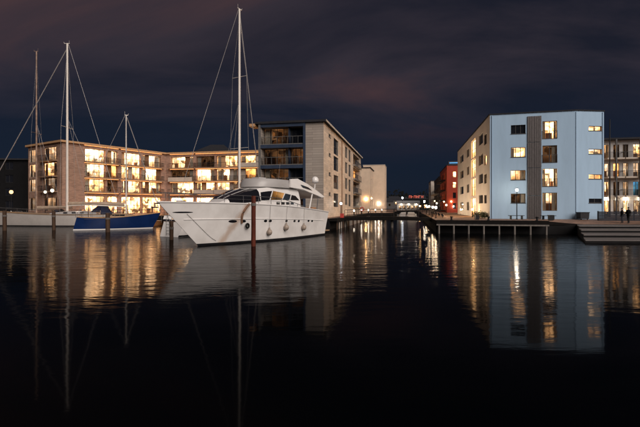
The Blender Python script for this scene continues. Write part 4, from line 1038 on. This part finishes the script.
# ------------------------------------------------------------------ mooring piles and lines
def pile(px_, d, ytop, r, m_, label):
    x = at(px_, d); zt_ = zat(ytop, d); random.seed(int(px_*10))
    lean = Vector((random.uniform(-.04, .04), random.uniform(-.04, .04), 0))
    rg = []
    for k in range(9):
        z = -1.5+(zt_+1.5)*k/8; c = Vector((x, d, z))+lean*(k/8)
        rg.append([c+Vector((math.cos(a), math.sin(a), 0))*r*(1.06-.08*k/8+random.uniform(-.03, .03)) for a in [2*math.pi*i/12 for i in range(12)]])
    c = Vector((x, d, zt_))+lean
    rg.append([c+Vector((math.cos(a)*r*.8, math.sin(a)*r*.8, .05)) for a in [2*math.pi*i/12 for i in range(12)]])
    p = thing('mooring_pile', label, 'pile', (x, d, 0), 'mooring piles in the basin')
    MB().loft(rg, True, True).build('shaft', m_, p, True, 50)
    mb = MB()
    for k in range(3): mb.lathe(Vector((x, d, zt_-.55-k*.07))+lean*.8, [(r*1.0, 0), (r*1.16, .015), (r*1.16, .05), (r*1.0, .068)], 12)
    mb.build('rope_turns', ROPE, p)
    return c
PR = pile(253.3, 31.3, 196.5, .165, REDPILE, 'rust red pile standing in front of the motor yacht')
P2 = pile(171.3, 37.5, 221.5, .17, WOODP, 'short brown pile just left of the motor yacht bow')
P3 = pile(107.8, 49, 213.5, .24, WOODP, 'dark wooden pile in front of the blue sailing boat')
P4 = pile(53.8, 53, 211.5, .20, WOODP, 'dark wooden pile in front of the thick pale mast')
P5 = pile(4.5, 52, 211.0, .22, WOODP, 'dark wooden pile at the left edge of the basin')
def line(p, q, sag, label, r=.02):
    p, q = Vector(p), Vector(q); pts = [p.lerp(q, k/12)-Vector((0, 0, sag*4*(k/12)*(1-k/12))) for k in range(13)]
    tag(MB().path(pts, r, 5).build('mooring_line', ROPE, smooth=True), label, 'rope', 'mooring lines')
t, z = yhit(187, 213.5); pa = yw(yh.x(t, z), yh.y(t, z)+.03, z); t, z = yhit(216, 240.5); pb = yw(yh.x(t, z), yh.y(t, z)+.06, z)
pts = []
ta, za1 = yhit(187, 213.5); tb_, zb1 = yhit(216, 240.5)
for i in range(15):
    k = i/14; z = za1+(zb1-za1)*k-.45*math.sin(k*math.pi); t = ta+(tb_-ta)*k; pts.append(yw(yh.x(t, z), yh.y(t, z)+.04, z))
tag(MB().path(pts, .012, 5).build('mooring_line', ROPE, smooth=True), 'thin dark line curving down the yacht bow to the water', 'rope', 'mooring lines')
line(yw(18.3, -.4, 3.1), P2-Vector((0, 0, .5)), .25, 'mooring line from the yacht stem to the short brown pile')
line((-30.2, 53.2, 1.4), P3-Vector((0, 0, .5)), .1, 'mooring line from the blue sailing boat to its pile')

# ------------------------------------------------------------------ lamps
def glow(col, s): return emit('lamp_glow_%d_%d_%d' % (int(col[1]*100), int(col[2]*100), int(s*10)), col, s)
COOL, NEUT, AMB = (0.85, 0.93, 1.0), (1.0, 0.86, 0.66), (1.0, 0.60, 0.26)
def post_lamp(px_, py_, d, label, col, s, r=.14, g=QZ, group='post lamps on the quays'):
    x, z = at(px_, d), zat(py_, d); l = thing('street_lamp', label, 'street lamp', (x, d, g), group)
    MB().lathe((x, d, g), [(.13, 0), (.13, .06), (.06, .12), (.045, z-g-.22), (.07, z-g-.2), (.07, z-g-r)], 10).build('post', BLACKM, l, True)
    MB().ball((x, d, z), r, 12, 1.1).build('lamp_globe', glow(col, s), l, True)
    MB().lathe((x, d, z+r*1.0), [(r*1.2, 0), (r*1.1, .05), (.03, .12)], 12).build('lamp_cap', BLACKM, l)
    return l
def bollard_lamp(px_, d, label, col=NEUT, s=70):
    x = at(px_, d); l = thing('bollard_lamp', label, 'bollard lamp', (x, d, QZ), 'low lamps along the left boardwalk')
    MB().lathe((x, d, QZ), [(.10, 0), (.10, .62), (.07, .64)], 10).build('post', BLACKM, l, True)
    MB().lathe((x, d, QZ+.64), [(.085, 0), (.095, .08), (.095, .2), (.085, .26)], 10).build('lamp_lens', glow(col, s), l, True)
    MB().lathe((x, d, QZ+.90), [(.11, 0), (.11, .04), (.02, .07)], 10).build('cap', BLACKM, l)
post_lamp(517, 190, 50.3, 'lit post lamp in front of the pale blue building', NEUT, 130, .15)
post_lamp(341, 203.5, 62.5, 'lit post lamp at the foot of the beige brick side', COOL, 40, .15)
for px_, d, lab in ((354, 78, 'first low lamp from the yacht stern along the boardwalk'), (361.5, 87, 'second low lamp from the yacht stern along the boardwalk'), (368.5, 98, 'third low lamp from the yacht stern along the boardwalk'), (375.5, 112, 'low lamp in front of the low peach-lit block'), (382, 117, 'low lamp in front of the tall plain pale block')):
    bollard_lamp(px_, d, lab)
post_lamp(402.5, 198, 200, 'tall post lamp in front of the far white hall', COOL, 60, .35)
post_lamp(427, 207, 120, 'bright lamp on the right bank short of the charcoal house', NEUT, 70, .2)
for d_, lab_ in ((57, 'bright lamp on the right quay edge nearest the pier'), (65, 'second bright lamp along the right quay edge past the footbridge'), (77, 'third bright lamp along the right quay edge past the footbridge'), (90, 'fourth bright lamp along the right quay edge past the footbridge')):
    pe = RQ0+UD*((d_-RQ0.y)/UD.y)+VD*.6; post_lamp(320+pe.x/d_*FPX, 207.5-(d_-57)*.05, d_, lab_, (1.0, .72, .45), 90, .15)
post_lamp(424.5, 201.5, 150, 'bright lamp on the right bank before the small pale grey house', NEUT, 70, .3)
post_lamp(420, 206, 172, 'farthest bright lamp on the right bank', AMB, 60, .25)
post_lamp(472.5, 209.5, 62, 'lamp by the canal side of the pale blue building', AMB, 300, .10)
post_lamp(461, 209.5, 84, 'lamp near the far end of the pale blue building', AMB, 250, .11)
post_lamp(446.5, 205, 100, 'lamp on the right bank in front of the red house', AMB, 50, .18)
post_lamp(11, 192, 73.6, 'round lamp on the quay at the left edge', AMB, 2.6, .30)
post_lamp(45, 192, 73.6, 'round lamp on the quay between the two tall left masts', NEUT, 2.0, .24)
post_lamp(52, 190.5, 73.4, 'round lamp on the quay just left of the thick pale mast', NEUT, 2.6, .28)
def wall_lamp(w, u, z, b, col, s, r=.14):
    p = w.pt(u, z, .16); MB().ball(p, r, 10).build('wall_lamp', glow(col, s), b, True)
wall_lamp(wC, wC.u(366), zat(199, 110), C1, AMB, 260, .15); wall_lamp(wC2, 3, 5.2, C1, AMB, 60, .15); wall_lamp(wD, wD.u(379), zat(203.5, 122), C2, NEUT, 160, .16)
wall_lamp(wrf, wrf.u(451.3), zat(201.5, 111), RH, AMB, 80, .16); wall_lamp(wrf, wrf.u(453.6), zat(206.5, 111), RH, NEUT, 80, .16); wall_lamp(wrs, 18, 4.4, RH, AMB, 80, .15)
wall_lamp(wgs, 20, 4.2, GH, NEUT, 60, .2); wall_lamp(wgs, 6, 5.2, GH, AMB, 60, .2)
for u_, z_ in ((2, 4.1), (5.5, 4.1), (9, 4.1)): wall_lamp(wf, u_, z_, FH, NEUT, 70, .16)
for x_ in (606, 626, 641): wall_lamp(wq, wq.u(x_), 4.2, GB, NEUT, 130, .13)

FLOODM = emit('added_floodlight_glow', (1.0, 0.80, 0.58), 330)  # fill lamps added on the quay to brighten the cream canal side
for k_, lab_ in enumerate(('first', 'second', 'third', 'fourth', 'fifth')):
    pe = side.pt(side.L-3.5-k_*7.2, QZ, 5.4); nn = Vector((-side.n.x, -side.n.y, 0)); ee = Vector((side.e.x, side.e.y, 0)); up = Vector((0, 0, 1))
    fl_ = thing('added_floodlight', lab_+' low added fill lamp from the pier aimed at the cream canal side', 'added_floodlight', tuple(pe), 'added fill lamps on the right quay')
    ax_ = (nn*.85+up*.53).normalized(); vx_ = ax_.cross(ee); c_ = pe+up*.42
    cor = [c_+ee*a*.32+vx_*b*.2 for a, b in ((-1, -1), (1, -1), (1, 1), (-1, 1))]
    MB().add([q+ax_*.02 for q in cor]+[q-ax_*.22 for q in cor], [(4, 5, 6, 7), (0, 1, 5, 4), (1, 2, 6, 5), (2, 3, 7, 6), (3, 0, 4, 7)]).build('housing', BLACKM, fl_)
    MB().add([q-(q-c_)*.06 for q in cor], [(0, 1, 2, 3)]).build('lens', FLOODM, fl_)
    MB().tube(pe, c_-ax_*.1, .04, n=8).build('stand', BLACKM, fl_)
def motorboat(stern, head, L_, label, hm=None, group='small boats up the canal'):
    h = Vector(head).normalized(); b = thing('motorboat', label, 'motorboat', (stern[0], stern[1], 0), group, rz=math.atan2(h.y, h.x))
    hl = Hull(L_*.85, L_*.12, L_*.17, L_*.15, (.75, .8, 1.05), zk=-.4, sr=.9)
    hl.mesh(16, 5).build('hull', hm or GEL, b, True, 50); hl.deck(-.05).build('deck', GELG, b)
    rg = [[(x, y*L_*.12, .75+z*hh) for y, z in ((1, 0), (.85, 1), (0, 1.1), (-.85, 1), (-1, 0))] for x, hh in ((L_*.68, .1), (L_*.52, .8), (L_*.3, .85))]
    mb = MB().loft(rg); mb.f += [(4, 3, 2, 1, 0), (10, 11, 12, 13, 14)]; ca = mb.build('cabin', GEL, b, True, 30)
    for sg in (1, -1): MB().box(L_*.34, L_*.5, sg*L_*.118-.02, sg*L_*.118+.02, 1.1, 1.38).build('cabin_window', BGLASS, ca)
motorboat((22.2, 104), (.206, .978), 7.5, 'small white motorboat moored under the second footbridge'); motorboat((19.9, 92.5), (.206, .978), 6.5, 'small white motorboat on the right just past the first footbridge')
motorboat((at(160, 68), 68), (-.3, -1), 6.0, 'small varnished wooden motorboat left of the yacht bow', WOODIN, 'small boats in the basin'); motorboat((at(172, 70), 70.5), (.1, -1), 6.0, 'small dark motorboat behind the short brown pile', CANVB, 'small boats in the basin')
motorboat((26.0, 133), (.206, .978), 7, 'small white motorboat farthest up the canal')

# ------------------------------------------------------------------ plaza furniture
def bench(px0, px1, d, label):
    x0, x1 = at(px0, d), at(px1, d); b = thing('bench', label, 'bench', ((x0+x1)/2, d, QZ), 'benches by the pale blue wall')
    for k in range(3): MB().box(x0, x1, d-.22+k*.16, d-.08+k*.16, QZ+.42, QZ+.48).build('seat_slat', DECKW, b)
    for x in (x0+.2, x1-.26): MB().box(x, x+.06, d-.2, d+.22, QZ, QZ+.418).build('leg', BLACKM, b)
bench(509, 524, 50.6, 'black bench behind the lit post lamp'); bench(541.5, 555.5, 49.8, 'black bench right of the grey metal strip')
def cabinet(px_, d, w_, h_, label):
    x = at(px_, d); c = thing('service_cabinet', label, 'cabinet', (x, d, QZ), 'service cabinets on the quay edge')
    MB().box(x-w_/2, x+w_/2, d-.2, d+.2, QZ+.05, QZ+h_).build('body', BLACKM, c); MB().box(x-w_/2-.03, x+w_/2+.03, d-.23, d+.23, QZ+h_+.002, QZ+h_+.05).build('lid', BLACKM, c)
    MB().box(x-w_/2+.03, x+w_/2-.03, d-.17, d+.17, QZ, QZ+.048).build('plinth', CONC, c)
cabinet(551, 46.3, .45, .55, 'squat black cabinet on the quay edge below the right bench'); cabinet(477, 49.5, .4, .5, 'squat black cabinet on the quay edge left of the pale blue corner')
x = at(582.7, 50.2); z_ = plaza_z(x, 50.2); bn = thing('waste_container', 'dark waste container against the pale blue corner wall', 'container', (x, 50.2, z_))
MB().add([(x-.49, 49.75, z_+.1), (x+.49, 49.75, z_+.1), (x+.49, 50.55, z_+.1), (x-.49, 50.55, z_+.1), (x-.52, 49.72, z_+.82), (x+.52, 49.72, z_+.82), (x+.52, 50.58, z_+.82), (x-.52, 50.58, z_+.82)], [(3, 2, 1, 0), (4, 5, 6, 7), (0, 1, 5, 4), (1, 2, 6, 5), (2, 3, 7, 6), (3, 0, 4, 7)]).build('body', mat('dark_bin_plastic', (0.035, 0.035, 0.04), 0.5), bn)
MB().box(x-.57, x+.57, 49.7, 50.6, z_+.823, z_+.9).build('lid', BLACKM, bn)
for sx_ in (-.36, .36): MB().tube((x+sx_, 49.9, z_+.09), (x+sx_+.05, 49.9, z_+.09), .088, n=10).build('wheel', RUBBER, bn)
# dark board fence behind the two people
fn = thing('fence', 'dark board fence behind the two people on the plaza', 'fence', (at(598, 49), 49, 1.2))
x0 = at(598.5, 49.2); wfn = Wall((x0, 49.2), (x0+12, 48.6))
BOARD = mat('dark_fence_board', (0.03, 0.034, 0.045), 0.7, var=.4, scale=2)
for i in range(7):
    p = wfn.pt(i*2.0, 0, -.06); MB().box(p.x-.05, p.x+.05, p.y-.05, p.y+.05, 1.0, 2.42).build('post', BLACKM, fn)
for i in range(6):
    for k in range(6):
        MB().wbox(wfn, i*2.0+.02, i*2.0+1.98, 0, .03, 1.27+k*.185, 1.27+k*.185+.165).build('board', BOARD, fn)
# planted shrubs by the canal corner
def shrub(px_, d, h, r, label, seed):
    random.seed(seed); x = at(px_, d); s = thing('shrub', label, 'shrub', (x, d, QZ), 'shrubs by the pale blue corner')
    m = MB()
    for k in range(5): m.tube((x, d, QZ), (x+random.uniform(-r, r)*.6, d+random.uniform(-r, r)*.6, QZ+h*.8), .02, .008, 5)
    m.build('stem', BARK, s)
    m = MB()
    for k in range(420):
        a, q = random.uniform(0, 6.283), random.random()**.5*r; zz = QZ+.12+random.random()*h*(1.1-.5*q/r)
        c = Vector((x+q*math.cos(a), d+q*math.sin(a), zz)); e1 = Vector((random.uniform(-1, 1), random.uniform(-1, 1), random.uniform(-.6, 1))).normalized()*random.uniform(.05, .11); e2 = e1.orthogonal().normalized()*.035
        m.add([c-e1, c+e2, c+e1, c-e2], [(0, 1, 2, 3)])
    f = m.build('foliage', LEAF, s); f['kind'] = 'stuff'
shrub(475.5, 60, .8, .5, 'small dark shrub nearest the lit stair windows', 1); shrub(480, 57.5, 1.0, .6, 'middle shrub beside the pale blue corner', 2); shrub(485, 54.8, .75, .5, 'shrub right at the pale blue corner', 3)
shrub(604, 52, .9, .5, 'dark shrub between the pale blue wall and the board fence', 4)

# railing, closed parasols and planters on the quay before the brick building
rlg = thing('quay_railing', 'thin dark railing along the quay before the brick building', 'railing', (-40, 73, QZ))
m = MB(); 
for z in (.5, 1.0): MB().tube((-62, 73, QZ+z), (-23, 73, QZ+z), .025, n=6).build('rail', BLACKM, rlg)
for i in range(27): MB().tube((-62+i*1.5, 73, QZ), (-62+i*1.5, 73, QZ+1.02), .022, n=6).build('post', BLACKM, rlg)
random.seed(61)
spots = [(164, 84, 'leftmost closed parasol before the lit shop windows'), (172.5, 85, 'second closed parasol from the left before the shop windows'), (181, 83.5, 'third closed parasol from the left before the shop windows'), (190, 84.5, 'fourth closed parasol from the left before the shop windows'), (199.5, 83, 'fifth closed parasol from the left before the shop windows'), (209, 84, 'closed parasol before the shop windows nearest the tallest mast')]
for px_, d, lab in spots:
    x = at(px_, d); p = thing('parasol', lab, 'parasol', (x, d, QZ), 'closed parasols before the shops')
    MB().tube((x, d, QZ), (x, d, QZ+2.8), .03, n=6).build('pole', BLACKM, p)
    MB().lathe((x, d, QZ), [(.08, 1.1), (.2, 1.15), (.17, 1.8), (.09, 2.5), (.03, 2.75)], 8).build('canopy', CANVT if int(px_) % 2 else CANVB, p, True)
    MB().lathe((x, d, QZ), [(.3, 0), (.3, .08), (.05, .1)], 12).build('base', CONC, p)

# ------------------------------------------------------------------ two people
def person(px_, d, h, rz, label, jacket, seed, carry):
    random.seed(seed); x = at(px_, d); g = plaza_z(x, d)
    p = thing('person', label, 'person', (x, d, g), 'people on the plaza', rz=rz)
    k = h/1.75
    J = {'pel': (0, 0, .95), 'bel': (.01, 0, 1.12), 'che': (.02, 0, 1.34), 'nek': (.03, 0, 1.50), 'hd1': (.05, 0, 1.60), 'hd2': (.06, 0, 1.70)}
    V, Rr, E = [], [], []
    def vert(c, r): V.append(Vector(c)*k); Rr.append((r*k, r*k)); return len(V)-1
    pel = vert((0, 0, .95), .155); bel = vert((.01, 0, 1.12), .15); che = vert((.02, 0, 1.36), .165); nek = vert((.03, 0, 1.50), .065); h1 = vert((.05, 0, 1.59), .085); h2 = vert((.06, 0, 1.69), .085)
    E += [(pel, bel), (bel, che), (che, nek), (nek, h1), (h1, h2)]
    nose = vert((.15, 0, 1.635), .018); E.append((h1, nose))
    for sg in (1, -1):
        hip = vert((0, sg*.10, .88), .10); kn = vert((.03+.06*sg, sg*.105, .48), .065); an = vert((-.02+.10*sg, sg*.11, .09), .045); toe = vert((.14+.10*sg, sg*.12, .045), .035)
        E += [(pel, hip), (hip, kn), (kn, an), (an, toe)]
        sh = vert((.02, sg*.19, 1.40), .075); el = vert((-.04+carry*.04, sg*.27, 1.12), .055); wr = vert((.06+carry*.12, sg*.25, .90+carry*.15), .04); pm = vert((.09+carry*.15, sg*.245, .83+carry*.15), .036)
        E += [(che, sh), (sh, el), (el, wr), (wr, pm)]
        for f in range(4):
            a = vert((.10+carry*.16, sg*(.225+.014*f), .76+carry*.15-.004*abs(f-1)), .011); E.append((pm, a))
        th = vert((.13+carry*.15, sg*.225, .81+carry*.15), .012); E.append((pm, th))
    me = bpy.data.meshes.new('body'); me.from_pydata(V, E, []); o = bpy.data.objects.new('body', me); COL.objects.link(o); o.parent = p
    sk = o.modifiers.new('skin', 'SKIN'); sk.use_smooth_shade = True
    for i, v in enumerate(me.skin_vertices[0].data): v.radius = Rr[i]; v.use_root = (i == 0)
    ss = o.modifiers.new('sub', 'SUBSURF'); ss.levels = 1; ss.render_levels = 2
    m_, t, oo = material('clothes_'+jacket[0]); L = t.links; pb_ = N(t, 'ShaderNodeBsdfPrincipled'); L.new(pb_.outputs[0], oo.inputs[0]); pb_.inputs['Roughness'].default_value = .85
    c = N(t, 'ShaderNodeTexCoord'); s = N(t, 'ShaderNodeSeparateXYZ'); L.new(c.outputs['Object'], s.inputs[0]); mr_ = N(t, 'ShaderNodeMath', operation='DIVIDE'); L.new(s.outputs['Z'], mr_.inputs[0]); mr_.inputs[1].default_value = 2.0
    rp = N(t, 'ShaderNodeValToRGB'); rp.color_ramp.interpolation = 'CONSTANT'; L.new(mr_.outputs[0], rp.inputs[0]); el = rp.color_ramp.elements
    el[0].position = 0; el[0].color = (.012, .012, .013, 1); el[1].position = .06*k; el[1].color = (*jacket[2], 1)
    e2 = el.new(.46*k); e2.color = (*jacket[1], 1); e3 = el.new(.765*k); e3.color = (.30, .17, .12, 1)
    L.new(rp.outputs[0], pb_.inputs['Base Color']); me.materials.append(m_)
    hr = MB()
    hr.lathe((.035*k, 0, 1.70*k), [(.082*k, -.05*k), (.092*k, 0), (.084*k, .045*k), (.05*k, .075*k), (.01, .085*k)], 12)
    hr.build('hair', mat('dark_hair', (.015, .011, .009), .7), p, True)
    jk = MB().lathe((.005*k, 0, 0), [(.205*k, .84*k), (.215*k, .9*k), (.20*k, 1.05*k), (.205*k, 1.25*k), (.215*k, 1.38*k), (.13*k, 1.48*k), (.08*k, 1.52*k)], 14)
    jk.v = [Vector((v.x*.78, v.y, v.z)) for v in jk.v]; jk.build('jacket', mat('jacket_'+jacket[0], jacket[1], .85, bump=.4, bscale=12), p, True)
    return p
person(622.4, 46.4, 1.64, R(160), 'person in dark coat walking on the left of the pair by the steps', ('charcoal', (.012, .013, .018), (.016, .018, .028)), 1, 0)
person(628.8, 46.2, 1.74, R(200), 'taller person in black jacket on the right of the pair by the steps', ('black', (.009, .009, .010), (.012, .012, .013)), 2, 1)

# ------------------------------------------------------------------ far trees, tall post, lifebuoys
tp = thing('flagpole', 'tall dark bare pole beside the right corner of the pale blue building', 'pole', (at(610, 60), 60, QZ))
MB().lathe((at(610, 60), 60, 0), [(.10, QZ), (.09, 6), (.07, zat(119.5, 60)), (.02, zat(119, 60))], 10).build('shaft', BLACKM, tp, True); MB().box(at(610, 60)-.2, at(610, 60)+.2, 59.8, 60.2, QZ+.001, QZ+.12).build('base', CONC, tp)
def lifebuoy(px_, d, label):
    x = at(px_, d); l = thing('lifebuoy_stand', label, 'lifebuoy', (x, d, QZ), 'lifebuoy stands by the canal')
    MB().tube((x, d, QZ-.1), (x, d, QZ+1.5), .035, n=8).build('post', BLACKM, l)
    rg = [[Vector((x+math.cos(a)*(.28+.07*math.cos(c)), d-.1+.07*math.sin(c), QZ+1.15+math.sin(a)*(.28+.07*math.cos(c)))) for c in [2*math.pi*j/8 for j in range(8)]] for a in [2*math.pi*i/16 for i in range(17)]]
    MB().loft(rg, True).build('ring', REDP, l, True)
lifebuoy(362, 66, 'red lifebuoy on the railing left of the canal'); 
x = at(342, 58); sg_ = thing('notice_box', 'small red box on the boardwalk edge by the yacht stern', 'box', (x, 58, QZ))
MB().box(x-.25, x+.25, 57.8, 58.1, QZ+.02, QZ+.55).build('body', REDP, sg_); MB().box(x-.28, x+.28, 57.76, 58.14, QZ+.553, QZ+.6).build('lid', REDP, sg_); MB().box(x-.2, x+.2, 57.85, 58.05, QZ-.01, QZ+.018).build('foot', BLACKM, sg_)
random.seed(71); m = MB()
for k in range(5200):
    x = random.uniform(-60, 190); yy = random.uniform(326, 380); base = (yy-326)/54*9+1.4
    c = Vector((x, yy, base+random.random()**1.4*(6.5+2.5*math.sin(x*.21)))); e1 = Vector((random.uniform(-1, 1), random.uniform(-.3, .3), random.uniform(-1, 1))).normalized()*random.uniform(.5, 1.3); e2 = e1.cross(Vector((0, 1, 0))).normalized()*random.uniform(.4, .9)
    m.add([c-e1, c+e2, c+e1, c-e2], [(0, 1, 2, 3)])
w_ = m.build('far_wood', HILLM); w_['kind'] = 'stuff'; w_['label'] = 'dark wood covering the slope at the end of the canal'; w_['category'] = 'wood'
